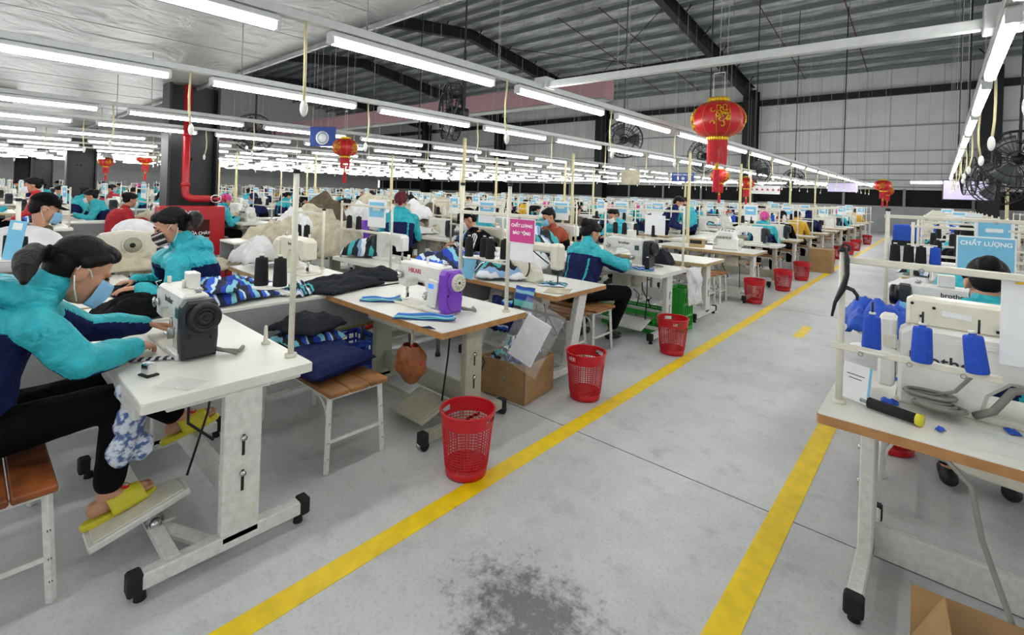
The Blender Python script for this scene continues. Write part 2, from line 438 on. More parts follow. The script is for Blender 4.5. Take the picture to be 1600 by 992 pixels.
o = struct('ceiling_purlin', b, 'grey purlins running under the roof', 'purlin')
XCOL = [1.75, -9.3, -20.3, -31.3, -42.3]
for i, x in enumerate(XCOL):
    b = MB()   # tapered I-section rafter: haunch, ridge, haunch
    for (dz, h, w) in ((0, .04, .34), (-1, .04, .34)):
        pass
    for seg in (((YW-.3, zroof(YW-.3)-.3), (YR, zroof(YR)-.3)), ((YR, zroof(YR)-.3), (3.2, zroof(3.2)-.3))):
        (ya, za), (yb, zb) = seg
        def dep(y): return .55 + .35 * max(0, (y - 28) / 6)
        top = [(ya, za), (yb, zb)]
        b.prism([(ya, za), (yb, zb), (yb, zb - dep(yb)), (ya, za - dep(ya))], .04, BEAM, 'X', x)
        b.bar((x, ya, za), (x, yb, zb), .34, .04, BEAM); b.bar((x, ya, za - dep(ya)), (x, yb, zb - dep(yb)), .34, .05, BEAM)
    for y in np.arange(4.4, 33, 2.5):
        b.bar((x, y, zroof(y) - .85), (x + .55, y, zroof(y) - .2), .05, .05, BEAM); b.bar((x, y, zroof(y) - .85), (x - .55, y, zroof(y) - .2), .05, .05, BEAM)
    struct('ceiling_rafter', b, 'black steel rafter under the roof, bay %d from the aisle' % (i + 1), 'rafter')
    b = MB()
    b.box((x, YW - .42, 4.25), (.06, .7, 8.5), BEAM, .005)
    for s in (-1, 1): b.box((x, YW - .42 + s * .36, 4.25), (.8, .05, 8.5), BEAM, .005)
    struct('column_back', b, 'black steel column against the end wall, bay %d' % (i + 1), 'column')
RUST = mat('rust_rod', '#5b3a33', .7, var=.2)
b = MB()
for x in (-12.5, -6.2, -3.2, -14.9):
    pts = [(x, y, zroof(y) - .32) for y in np.arange(20, 33.2, 1.)]
    b.tube(pts, .025, RUST, 6)
for (x0, x1) in ((-20.3, -9.3), (-9.3, -20.3)): b.tube([(x0, 20.5, 10.1), (x1, 30.5, 8.9)], .02, BEAM, 6)
b.box((-14.8, 27, 9.35), (11, .12, .12), BEAM)
struct('ceiling_tie_rods', b, 'rust red sag rods and black bracing under the roof', 'rod')
# the low white lining over the near bays, hung in creased sheets
def liner_mat():
    m = mat('liner_sheet', '#a4a5a2', .38, var=.05, scale=1.2); nt = m.node_tree; b = nt.nodes['Principled BSDF']
    tc = nt.nodes.new('ShaderNodeTexCoord'); n = nt.nodes.new('ShaderNodeTexNoise'); n.inputs['Scale'].default_value = 2.3
    n.inputs['Detail'].default_value = 5; n.inputs['Distortion'].default_value = 1.4; nt.links.new(tc.outputs['Object'], n.inputs[0])
    bp = nt.nodes.new('ShaderNodeBump'); bp.inputs['Strength'].default_value = .8; bp.inputs['Distance'].default_value = .1
    nt.links.new(n.outputs['Fac'], bp.inputs['Height']); nt.links.new(bp.outputs[0], b.inputs['Normal']); return m
LIN = liner_mat(); ZS = 3.12
def fl(u, v):
    x = XL + (XR - XL) * u; y = YB + (2.55 - YB) * v
    n = noise.noise((x * 1.1, y * 1.1, 0)) * .03 + noise.noise((x * 3, y * .8 + x, 3)) * .012
    return (x, y, ZS + .02 + n * (1 if v < .97 else .2))
b = MB(); b.sheet(fl, 220, 26, LIN, -.02)
SEAM = mat('liner_seam', '#8d8f8c', .6, var=0)
for x in np.arange(-20, 3, 1.25): b.box((x, (YB+2.5)/2, ZS - .015), (.008, 6.4, .006), SEAM, .001)
b.bar((XL, 2.56, ZS - .01), (XR, 2.56, ZS - .01), .03, .05, LIN)
struct('ceiling_liner', b, 'low creased white lining sheet over the near bays', 'ceiling')
b = MB()
b.box((-13.2, .3, ZS-.06), (1.2, .7, .12), BEAM); struct('vent_opening', b, 'dark square opening in the white lining', 'vent')
# hall columns
for i, x in enumerate((-9.3, -20.3, -31.3, -42.3)):
    b = MB()
    b.box((x, 2.5, 1.58), (.05, .64, 3.14), BEAM, .004)
    for s in (-1, 1): b.box((x, 2.5 + s * .34, 1.58), (.42, .04, 3.14), BEAM, .004)
    b.box((x, 2.5, .02), (.6, .9, .04), BEAM, .004)
    for z in (1.95,):
        for y in (2.4, 2.5): b.cyl((x+.02, y, z), (x+.035, y, z), .025, OPEN, 10)
    struct('column_hall', b, 'black steel hall column %s' % ('with red pipe and fire cabinet' if i == 0 else 'number %d from the aisle' % (i+1)), 'column')
PINKD = mat('duct_pink', '#a98288', .5, var=.06)
b = MB(); b.box((-29, 14, 5.05), (41.5, .7, .68), PINKD, .02)
b.box((-29, 13.9, 4.68), (41.5, .5, .05), GIRT, .01)
tag(obj('air_duct', b), 'long dusty pink square air duct across the hall', 'duct')
# ================================================================ LIGHT ROWS
def tube_mat():
    m = bpy.data.materials.new('led_tube'); m.use_nodes = True; nt = m.node_tree
    b = nt.nodes['Principled BSDF']; b.inputs['Base Color'].default_value = (.9, .9, .9, 1)
    b.inputs['Emission Color'].default_value = (1, 1, .985, 1); b.inputs['Emission Strength'].default_value = TUBE_STRENGTH
    return m
LED = tube_mat(); RAIL = mat('rail_white', '#d4d6d3', .45, var=.04)
ZL = 2.36
def light_proto():
    t = thing('tube_light', 'white tube light', 'light', (0, 0, 0))
    b = MB(); b.box((0, 0, .028), (.055, 1.24, .035), RAIL, .006)
    for s in (-1, 1): b.box((0, s * .612, .008), (.05, .025, .06), RAIL, .004)
    obj('housing', b, t)
    b = MB()
    b.tube([(0, -.6, .0), (0, .6, .0)], .026, LED, 10); obj('tube', b, t)
    return t
def cord_proto():
    t = thing('pull_cord', 'cream pull cord', 'cord', (0, 0, 0))
    b = MB(); pts = [(0, 0, 0), (.004, 0, -.08), (.012, .004, -.18), (.008, .004, -.3), (-.012, .0, -.4)]
    b.tube(pts, .0075, M['cord'], 6); obj('cord', b, t)
    b = MB(); b.ell((-.016, 0, -.43), (.019, .019, .045), M['white'], 10, 8); obj('plug', b, t)
    return t
LP = light_proto(); CP = cord_proto()
LP['category'] = 'light'
rows = [(.2, 'above the right edge of the aisle'), (-2.42, 'over the tables beside the aisle'), (-4.25, 'in the second row from the aisle'),
        (-7.05, 'in the third row from the aisle'), (-9.0, 'in the fourth row from the aisle')]
for k in range(9): rows.append((-11.4 - k * 2.3, None))
rows.append((2.9, 'far right beyond the aisle'))
nl = 0; first = True; firstc = True
YS = {}
for ri, (x, desc) in enumerate(rows):
    far = desc is None
    y0, step = -.22 if not far else .3 + .4 * (ri % 3), 1.5
    y = y0 - 1.5; n = 0
    yend = 27.2
    if x == 2.9: y = 6.5
    fx, fy0 = x, y
    b = MB(); b.box((x, (y + yend) / 2, ZL + .075), (.06, yend - y + .6, .045), RAIL, .004)
    for yy in np.arange(y + .2, yend, 3.0): b.cyl((x, yy, ZL + .09), (x, yy, (ZS if yy < 2.5 else zroof(yy)) - .02), .004, M['steel'], 5)
    lab = 'long white channel carrying tube lights ' + (desc or 'in the distant row %d' % (ri - 4))
    tag(obj('light_rail_ceiling', b), lab, 'light rail')
    while y < yend:
        if x == .2 and y < 1.2 - 1.5: y += step; continue
        if far and (ri % 2 == 0) and y > 22: break
        lab = ('white tube light ' + desc) if desc else 'small bright tube light far off to the left'
        g = 'tube lights ' + (desc or 'of the distant rows')
        if first: o = LP; o.location = (x, y + .6, ZL); o['label'] = lab; o['group'] = g; first = False
        else: o = dup(LP, (x, y + .6, ZL), 0, lab, g)
        nl += 1
        if not far or (ri < 9 and y < 16):
            if (x > -12 or n % 2 == 0) and y + 1.34 < yend + .25:
                lab = 'cream pull cord with white plug hanging ' + ((desc.replace('over', 'above')) if desc else 'from the distant lights')
                g = 'pull cords ' + (desc or 'of the distant rows')
                rz = random.uniform(-3, 3)
                if firstc: o = CP; o.location = (x + .03, y + 1.34, ZL + .05); o.rotation_euler = (0, 0, rz); o['label'] = lab; o['group'] = g; firstc = False
                else: o = dup(CP, (x + .03, y + 1.34, ZL + .05), rz, lab, g)
        y += step; n += 1
print('LIGHTS', nl)
# cross rails
b = MB(); b.bar((-2.42, 3.1, ZL + .1), (.2, 3.2, ZL + .1), .05, .05, RAIL); b.box((.2, 3.2, ZL + .12), (.14, .14, .12), RAIL)
b.box((-2.42, 3.1, ZL + .11), (.12, .12, .09), RAIL)
tag(obj('cable_rail_ceiling', b), 'white cable rail crossing above the aisle with junction boxes', 'rail')
for i, (x0, x1, y, lab) in enumerate(((-30, -1.95, 27.7, 'bright cross row of tube lights at the far end left of the aisle'), (-.9, 1.0, 24.5, 'bright cross row of tube lights right of the aisle end'))):
    t = thing('cross_light_hanging', lab, 'light', (0, 0, 0))
    b = MB(); b.box(((x0+x1)/2, y, 2.5), (x1-x0, .07, .06), RAIL); 
    for x in np.arange(x0 + .5, x1, 3): b.cyl((x, y, 2.5), (x, y, zroof(y)), .004, M['steel'], 5)
    obj('housing', b, t)
    b = MB(); b.tube([(x0, y, 2.44), (x1, y, 2.44)], .04, LED, 8); obj('tube', b, t)
# ================================================================ BUILDERS
def table(label, x0, x1, y0, y1, z=.76, edge='wood', leg='legw', style='T', group=None, pedal=True, casters=False, th=.04, cx=None, motor=True, endleg=None, topm='top', tray=True, barz=.2):
    """sewing table, long side along X, operator on the -Y side"""
    X, Y = (x0 + x1) / 2, (y0 + y1) / 2; w, d = x1 - x0, y1 - y0
    t = thing('sewing_table', label, 'table', (X, Y, 0), 0, group)
    E_, Lm = M[edge], M[leg]
    b = MB(); r = .014
    def rr(q):
        p = []
        for (sx, sy, a0) in ((1, 1, 0), (-1, 1, 90), (-1, -1, 180), (1, -1, 270)):
            for k in range(4):
                a = R(a0 + 30 * k); p.append((sx * (w/2 - r - q) + math.cos(a) * r, sy * (d/2 - r - q) + math.sin(a) * r))
        return p
    b.prism(rr(0), th - .004, E_, 'Z', z - th/2 - .002)
    b.prism(rr(.002), .004, M[topm], 'Z', z - .002)
    obj('tabletop', b, t)
    if tray:
        b = MB(); b.box((0, -.01, z - th - .02), (w * .55, d * .62, .04), Lm, .008); obj('under_tray', b, t)
    lx = w / 2 - .12 if endleg is None else endleg
    for s in (-1, 1):
        x = s * lx
        b = MB()
        pw = .15 if style == 'T' else .1
        if style == 'A':
            b.bar((x, .12, z - th), (x, -.06, .08), .06, .12, Lm, .006)
        else:
            b.box((x, .04, (z - th + .07) / 2), (.055, pw, z - th - .07), Lm, .006)
            b.box((x + s * .029, .04, z * .62), (.003, .012, .09), M['dark'], .001)
            b.box((x + s * .029, .04, z * .42), (.003, .012, .09), M['dark'], .001)
            for zz in (.66, .46): b.cyl((x + s * .028, .04, z * zz), (x + s * .04, .04, z * zz), .012, M['chrome'], 8)
        b.box((x, .02, z - th - .012), (.05, d * .8, .024), Lm, .004)
        b.box((x, 0, .072), (.055, d * .95, .062), Lm, .006)
        lg = obj('leg', b, t)
        for sy in (-1, 1):
            c = MB(); yy = sy * d * .46
            if casters:
                c.box((x, yy, .07), (.064, .05, .075), M['dark'], .006)
                for k in (-1, 1): c.cyl((x + k * .012, yy, .028), (x + k * .028, yy, .028), .028, M['chrome' if k < 0 else 'rubber'], 14)
                c.box((x, yy, .05), (.05, .03, .03), M['chrome'], .004)
            else:
                c.box((x, yy + sy * .02, .072), (.066, .05, .078), M['rubber'], .008)
                c.cyl((x, yy, 0), (x, yy, .045), .022, M['rubber'], 12, .016)
            obj('foot_cap' if not casters else 'caster', c, lg)
    b = MB(); b.box((0, .06, barz), (2 * lx, .03, .14), Lm, .005); obj('crossbar', b, t)
    if pedal:
        b = MB(); b.bar((-lx, -.1, .1), (lx, -.1, .1), .04, .03, Lm)
        px = (.18 if cx is None else cx)
        b.box((px, -.16, .13), (.34, .26, .02), Lm if style == 'T' else M['leggrey'], .006, (R(18), 0, 0))
        b.box((px, -.16, .142), (.29, .21, .008), Lm if style == 'T' else M['rubber'], .003, (R(18), 0, 0))
        b.box((px, -.1, .085), (.05, .06, .05), M['steel'], .008)
        obj('pedal', b, t)
        b = MB(); b.tube([(px + .12, -.08, .17), (px + .1, -.02, .45), (px + .08, .02, z - th)], .006, M['dark'], 6); obj('pedal_rod', b, t)
    if motor:
        b = MB(); b.box((-.05 + (cx or 0), .05, z - th - .15), (.24, .2, .17), M['cream'], .02)
        b.cyl((.07 + (cx or 0), .05, z - th - .15), (.16 + (cx or 0), .05, z - th - .15), .065, M['cream'], 18)
        mo = obj('control_box', b, t)
        b = MB(); b.box((.28, -.18, z - th - .06), (.1, .1, .08), M['cream'], .006); obj('switch_box', b, t)
        b = MB(); b.tube([(.28, -.16, z - .1), (.24, -.05, .5), (.3, .05, .3), (.15, .1, .22), (-.1, .12, .28)], .007, M['cablek'], 6)
        b.tube([(.05, .1, z - .3), (.1, .15, .4), (.06, .16, .2), (.12, .2, .03)], .006, M['cablek'], 6); obj('cable', b, mo)
    return t

def stool(label, x0, x1, y0, y1, z=.45, wood='seat', group=None, leg='legw'):
    X, Y = (x0+x1)/2, (y0+y1)/2; w, d = x1-x0, y1-y0
    t = thing('work_stool', label, 'stool', (X, Y, 0), 0, group)
    b = MB(); n = 3
    for k in range(n):
        yy = -d/2 + d * (k + .5) / n
        b.box((0, yy, z - .014), (w, d / n - .005, .028), M[wood], .006)
    obj('seat', b, t)
    b = MB()
    for sx in (-1, 1): b.box((sx * (w/2 - .05), 0, z - .04), (.025, d - .03, .025), M[leg], .003)
    for sy in (-1, 1): b.box((0, sy * (d/2 - .03), z - .04), (w - .1, .02, .025), M[leg], .003)
    obj('seat_frame', b, t)
    for sx in (-1, 1):
        for sy in (-1, 1):
            b = MB(); p0 = (sx * (w/2 - .05), sy * (d/2 - .03), z - .03); p1 = (sx * (w/2 - .03), sy * (d/2 - .01), 0.0)
            b.bar(p0, p1, .026, .026, M[leg], .003)
            for f in (.35, .6, .8): 
                c = Vector(p0).lerp(Vector(p1), f); b.cyl((c.x + sx * .012, c.y, c.z), (c.x + sx * .016, c.y, c.z), .006, M['dark'], 6)
            obj('leg', b, t)
    b = MB()
    for sx in (-1, 1):
        b.bar((sx * (w/2 - .038), -d/2 + .02, .17), (sx * (w/2 - .038), d/2 - .02, .17), .02, .02, M[leg])
        obj('stretcher', b, t); b = MB()
        pts = [(sx * (w/2 - .06 - .16 * (1 - math.cos(a))), -d/2 + .03, z - .05 - .16 * (1 - math.sin(a))) for a in np.linspace(0, PI/2, 6)]
        b.tube([(p[0], p[1], p[2]) for p in pts], .009, M[leg], 6); obj('brace', b, t); b = MB()
    return t

def basket_mesh(h=.36, r0=.115, r1=.15, m=None, n=44, rings=15):
    m = m or M['red']; b = MB()
    b.lathe([(0.001, .004), (r0, .004), (r0 + .002, .02), (r0 + .004, .06), (r0, .06), (r0 - .004, .02), (.001, .012)], m, n, caps=False)
    def rad(z): return r0 + (r1 - r0) * (z / h)
    zs = np.linspace(.06, h - .075, rings)
    for z in zs: b.torus((0, 0, z), rad(z), .0026, m, n, 5)
    for k in range(n):
        a = 2 * PI * k / n; c, s_ = math.cos(a), math.sin(a)
        b.tube([(rad(.05) * c, rad(.05) * s_, .05), (rad(h - .07) * c, rad(h - .07) * s_, h - .07)], .0028, m, 4, False)
    # solid rim band with two hand holes
    for k in range(n):
        a0, a1 = 2 * PI * k / n, 2 * PI * (k + 1) / n
        hole = (k % (n // 2)) in (0, 1, 2, 3)
        for (za, zb) in (((h - .075, h - .052), (h - .02, h)) if hole else ((h - .075, h),)):
            vs = []
            for a in (a0, a1):
                for z in (za, zb):
                    for q in (0, .005): vs.append(((rad(z) + q) * math.cos(a), (rad(z) + q) * math.sin(a), z))
            b.add(vs, [(1, 5, 7, 3), (0, 2, 6, 4), (2, 3, 7, 6), (0, 4, 5, 1)], m, False)
    return b
def basket_proto():
    t = thing('waste_basket', 'red plastic basket', 'basket')
    obj('basket_wall', basket_mesh(), t)
    b = MB(); b.torus((0, 0, .36), .153, .006, M['red'], 40, 8); obj('rim', b, t)
    return t

def cone_mesh(m, h=.14, r=.034):
    b = MB(); b.lathe([(.001, 0), (r * .95, 0), (r, .006), (r * .86, h - .006), (r * .8, h), (.012, h), (.010, h + .012), (.001, h + .012)], m, 18)
    return b
CONES = {}
def cone(loc, kind, label, group=None, h=.14, rot=None, r=.034):
    k = (kind, h, r)
    if k not in CONES:
        b = cone_mesh(M[kind], h, r)
        b.lathe([(.004, h + .01), (.012, h + .01), (.012, h + .018), (.004, h + .018)], M['conew'], 10)
        CONES[k] = b.mesh('thread_cone')
    return single('thread_cone', CONES[k], label, 'thread cone', loc, random.uniform(0, 3), group, rot)

SX = [(.2, .012), (.2, .285), (.185, .295), (-.2, .295), (-.245, .28), (-.255, .25), (-.25, .125), (-.17, .115), (-.155, .165), (-.04, .19), (.03, .17), (.06, .11), (.06, .012)]
def machine(label, loc, rz=0, style='grey', brand='brother', bcol='txt', group=None, detail=True, sc=1.):
    """lockstitch machine: needle at -X end, motor and handwheel at +X end, operator at -Y"""
    t = thing('sewing_machine', label, 'sewing machine', loc, rz, group); t.scale = (sc,) * 3
    bm_ = M['white'] if style != 'cream' else M['ivory']
    b = MB(); b.prism(SX, .115, bm_, 'Y', 0, .014)
    b.box((.13, 0, .015), (.2, .17, .03), bm_, .006)
    b.box((-.03, 0, .006), (.5, .17, .012), M['cream'], .003)
    obj('body', b, t)
    endm = dict(grey=M['motor'], purple=M['purple'], cream=M['ivory'], white=M['white'])[style]
    b = MB()
    poly = [(-.072, .008), (.072, .008), (.078, .1), (.075, .25), (.055, .278), (-.055, .278), (-.075, .25), (-.078, .1)]
    b.prism(poly, .075, endm, 'X', .235, .012)
    if style == 'purple':
        b.prism([(math.cos(a) * .055 + .0, math.sin(a) * .07 + .09) for a in np.linspace(0, 2 * PI, 20, False)], .012, endm, 'X', .274, .004)
        for (yy, zz) in ((.045, .14), (-.05, .125), (0, .03)): b.cyl((.27, yy, zz), (.276, yy, zz), .008, M['dark'], 8)
    else:
        for (yy, zz) in ((.045, .1), (-.05, .115)): b.cyl((.27, yy, zz), (.275, yy, zz), .009, M['black'], 8)
    mo = obj('motor_cover', b, t)
    b = MB()
    if style == 'purple':
        b.cyl((.268, 0, .205), (.292, 0, .205), .066, endm, 28, .062)
        b.cyl((.285, .01, .205), (.305, .01, .205), .056, M['cream'], 28, .054)
        for k in range(12):
            a = 2 * PI * k / 12; b.box((.306, .01 + math.cos(a) * .034, .205 + math.sin(a) * .034), (.003, .018, .006), M['leggrey'], .001, (a, 0, 0))
        b.cyl((.3, .01, .205), (.308, .01, .205), .008, M['dark'], 10)
    else:
        wm = M['black'] if style == 'grey' else bm_
        b.lathe([(.001, 0), (.066, 0), (.07, .012), (.07, .035), (.062, .045), (.05, .047), (.048, .036), (.034, .036), (.033, .044), (.014, .046), (.012, .038), (.001, .038)], wm, 28)
        b.v = [(.268 + z, x + .01, y + .2) for (x, y, z) in b.v]
        b.f = [f for f in b.f]
    obj('handwheel', b, t)
    # face plate, needle bar, presser foot
    b = MB(); b.box((-.258, 0, .2), (.01, .085, .14), M['chrome'] if style == 'purple' else bm_, .004); 
    b.cyl((-.22, 0, .13), (-.22, 0, .02), .005, M['chrome'], 8); b.cyl((-.22, .012, .13), (-.22, .012, .05), .006, M['chrome'], 8)
    b.box((-.22, 0, .02), (.012, .035, .012), M['chrome'], .003); b.box((-.22, .012, .045), (.014, .014, .03), M['dark'], .003)
    obj('needle_bar', b, t)
    if detail:
        b = MB(); b.cyl((-.2, -.05, .2), (-.2, -.085, .2), .018, M['chrome'], 14); b.cyl((-.2, -.075, .2), (-.2, -.08, .2), .026, M['steel'], 14); obj('tension_dial', b, t); b = MB()
        b.cyl((.09, -.05, .1), (.09, -.085, .1), .026, M['steel'], 16); b.cyl((.09, -.08, .1), (.09, -.1, .1), .012, M['chrome'], 10); obj('dial', b, t)
        b = MB(); b.cyl((.0, .0, .29), (.0, .0, .335), .009, M['cream'], 8); b.cyl((.16, .02, .29), (.16, .02, .32), .012, M['chrome'], 8); b.cyl((.16, .02, .305), (.16, .02, .31), .02, M['steel'], 10)
        b.cyl((-.18, -.02, .29), (-.18, -.02, .33), .01, M['cream'], 8); b.tube([(-.21, -.05, .25), (-.22, -.07, .3), (-.2, -.05, .31)], .003, M['chrome'], 5)
        obj('thread_guide', b, t)
        b = MB()
        if style == 'purple':
            b.box((.16, -.083, .13), (.085, .02, .17), M['white'], .006, (0, R(8), 0)); b.box((.155, -.095, .175), (.05, .003, .03), mat('lcd_blue', '#3b7cf0', .3, var=0, emit=.4), .001)
            for j in range(3):
                for i in range(2): b.box((.14 + i * .03, -.0945, .1 + j * .018), (.016, .003, .01), M['paper'], .001)
        else:
            b.box((.13, -.06, .2), (.05, .006, .05), mat('lcd_green', '#3d5a55', .3, var=0), .002); obj('display', b, t); b = MB(); b.box((.13, -.06, .07), (.1, .006, .1), M['cream'], .003)
        obj('control_panel', b, t)
        if style == 'grey':
            b = MB(); b.box((.02, .03, .335), (.09, .05, .08), M['white'], .005); obj('top_box', b, t)
        if brand:
            text('lettering', brand, .042, M[bcol], t, (-.06 if style != 'grey' else -.02, -.0585, .24), (PI/2, 0, 0), .0006, bold=.0008)
            text('lettering', brand, .042, M[bcol], t, (-.02, .0585, .24), (PI/2, 0, PI), .0006, bold=.0008)
        b = MB(); b.tube([(.2, .06, .03), (.26, .1, .02), (.3, .16, .012), (.24, .2, .01)], .01, M['cable'], 8)
        b.tube([(.2, .05, .04), (.28, .09, .03), (.33, .14, .012)], .008, M['cable'], 8); obj('cable', b, t)
    return t

def stand(label, posts, z0, z1, bar=None, bars=(), plate=None, group=None, r=.014):
    """thread stand: posts [(x,y)], horizontal bars [((x,y,z),(x,y,z))], cone plate (cx,cy,z,rad)"""
    x, y = posts[0]
    t = thing('thread_stand', label, 'thread stand', (x, y, z0), 0, group)
    for (px, py) in posts:
        b = MB(); b.cyl((px - x, py - y, 0), (px - x, py - y, z1 - z0), r, M['cream'], 10)
        b.cyl((px - x, py - y, 0), (px - x, py - y, .015), r * 2, M['cream'], 12); b.cyl((px - x, py - y, z1 - z0 - .01), (px - x, py - y, z1 - z0 + .01), r * 1.3, M['dark'], 10)
        obj('post', b, t)
    for (p, q) in bars:
        b = MB(); b.bar((p[0]-x, p[1]-y, p[2]-z0), (q[0]-x, q[1]-y, q[2]-z0), .022, .026, M['cream'], .003)
        for f in (.2, .5, .8):
            c = Vector(p).lerp(Vector(q), f); b.torus((c.x - x, c.y - y - .016, c.z - z0 - .012), .008, .0018, M['steel'], 10, 5, 'Y')
        obj('crossbar', b, t)
    for pl in ([plate] if plate and not isinstance(plate, list) else plate or []):
        b = MB(); b.cyl((pl[0]-x, pl[1]-y, pl[2]-z0 - .006), (pl[0]-x, pl[1]-y, pl[2]-z0), pl[3], M['white'], 22)
        b.cyl((pl[0]-x, pl[1]-y, pl[2]-z0 - .012), (pl[0]-x, pl[1]-y, pl[2]-z0 - .006), pl[3] * .8, M['dark'], 18)
        if abs(pl[0] - x) + abs(pl[1] - y) > .02: b.bar((0, 0, pl[2]-z0 - .012), (pl[0]-x, pl[1]-y, pl[2]-z0 - .012), .015, .012, M['cream'])
        obj('cone_plate', b, t)
    return t

def sheetcloth(label, loc, size, m, rz=0, h=.03, th=.006, seed=1, fold=.02, freq=6, cat='garment', name='garment', group=None, droop=.0, n=26, uvs=(1, 1), rot=None):
    a, c = size; rnd = random.Random(seed); ph = rnd.uniform(0, 50); ax = rnd.uniform(-.4, .4)
    def fn(u, v):
        x, y = (u - .5), (v - .5)
        e = 1 + .12 * noise.noise((u * 2.3 + ph, v * 2.3, ph))
        rr = min(1, max(abs(x), abs(y)) * 2)
        z = h * (1 - rr ** 3) + fold * (noise.noise((x * freq + ph, y * freq * .6 + ax * x * 4, ph))) * (1 - .5 * rr)
        z += fold * .7 * (1 - abs(noise.noise((x * freq * 1.9 + ph, y * freq * .8, ph + 9))) * 2) * (1 - .6 * rr)
        return (x * a * e, y * c * e, max(z, .002) + th - droop * rr ** 4)
    b = MB(); b.sheet(fn, n, n, m, th, True, uvs)
    return single(name, b, label, cat, loc, rz, group, rot)

STRIPE = ramp_mat('striped_trim', [(0, '#1c3fae'), (.18, '#7fc6d8'), (.36, '#10131b'), (.5, '#2a5fd6'), (.66, '#cfe6ee'), (.76, '#15203f')], 'Y', 2.2, .75, .25, .0)
STRIPEW = ramp_mat('striped_white', [(0, '#10131b'), (.22, '#e6eaee'), (.42, '#86a9d2'), (.55, '#10131b'), (.75, '#3db0b4')], 'Y', 2., .75, .35)
ZIG = ramp_mat('zigzag_knit', [(0, '#1d2030'), (.2, '#e9edf0'), (.28, '#1d2030'), (.38, '#63c2bd'), (.58, '#1d3f9c'), (.8, '#9fd4e6'), (.9, '#2a5fc0')], 'Y', 1., .75, 0, 1.6)
FOLD = ramp_mat('folded_strip', [(0, '#2e7fc4'), (.35, '#bfe0ee'), (.42, '#2e7fc4'), (.6, '#79cfcb'), (.8, '#1c4d86')], 'Y', 1., .7, 0, .9)
PRINT = mat('printed_cloth', '#aebcd6', .8, var=.0)
def print_cloth():
    nt = PRINT.node_tree; b = nt.nodes['Principled BSDF']; tc = nt.nodes.new('ShaderNodeTexCoord'); n = nt.nodes.new('ShaderNodeTexNoise')
    n.inputs['Scale'].default_value = 38; n.inputs['Detail'].default_value = 2; nt.links.new(tc.outputs['Object'], n.inputs[0])
    r = nt.nodes.new('ShaderNodeValToRGB'); e = r.color_ramp.elements; e[0].position = .42; e[0].color = (*lin('#4f6a9c'), 1); e[1].position = .56; e[1].color = (*lin('#d3dbe6'), 1)
    nt.links.new(n.outputs[0], r.inputs[0]); nt.links.new(r.outputs[0], b.inputs['Base Color'])
print_cloth()
CLEAR = mat('clear_plastic', '#f2f5f6', .12, var=0, alpha=.12)

def sign(label, loc, w, h, bg, lines, rz=0, group=None, tcol='txtw', back='paper', tilt=0, strip=.0):
    t = thing('sign_card', label, 'sign', loc, rz, group); t.rotation_euler = (tilt, 0, rz)
    b = MB(); b.box((0, 0, 0), (w, .004, h), M[back], .001); obj('card', b, t)
    b = MB(); b.box((0, -.0025, strip), (w * .94, .003, h * .92 - abs(strip) * 2), M[bg], .0008); obj('printed_panel', b, t)
    for (s, dz, size) in lines:
        text('lettering', s, size, M[tcol], t, (0, -.0045, dz), (PI/2, 0, 0), .0004, bold=.0008)
    return t

# ---------------------------------------------------------------- fan, lantern
def fan_proto(rad=.36):
    t = thing('industrial_fan', 'black industrial fan', 'fan')
    b = MB()
    for y, r in ((-.07, rad), (.07, rad), (-.11, rad * .62), (.1, rad * .6), (-.125, rad * .25)): b.torus((0, y, 0), r, .009, M['dark'], 32, 6, 'Y')
    for k in range(36):
        a = 2 * PI * k / 28; c, s = math.cos(a), math.sin(a)
        b.tube([(rad * .2 * c, -.125, rad * .2 * s), (rad * .62 * c, -.11, rad * .62 * s), (rad * c, -.06, rad * s), (rad * c, .07, rad * s), (rad * .3 * c, .11, rad * .3 * s)], .004, M['dark'], 4, False)
    obj('cage', b, t)
    for k in range(3):
        a0 = 2 * PI * k / 3
        def fn(u, v):
            r = .05 + u * (rad * .85 - .05); a = a0 + (v - .5) * (1.1 - .2 * u); y = (v - .5) * .1
            return (r * math.cos(a), y, r * math.sin(a))
        b = MB(); b.sheet(fn, 6, 6, mat('fan_blade', '#5a5d60', .35, .3, var=.05), .003); obj('blade', b, t)
    b = MB(); b.cyl((0, .03, 0), (0, .22, 0), .075, M['dark'], 18, .06); b.cyl((0, -.06, 0), (0, .03, 0), .04, M['dark'], 14); obj('motor', b, t)
    b = MB(); b.bar((0, .16, .02), (0, .16, .45), .05, .03, M['dark']); b.bar((0, .16, .45), (0, .16, .8), .03, .03, M['dark']); b.cyl((0, .16, .8), (0, .16, 6.2), .012, M['dark'], 6)
    obj('hanger_bracket', b, t)
    return t
GLOW = mat('lantern_red', '#c01420', .35, var=.08, scale=6)
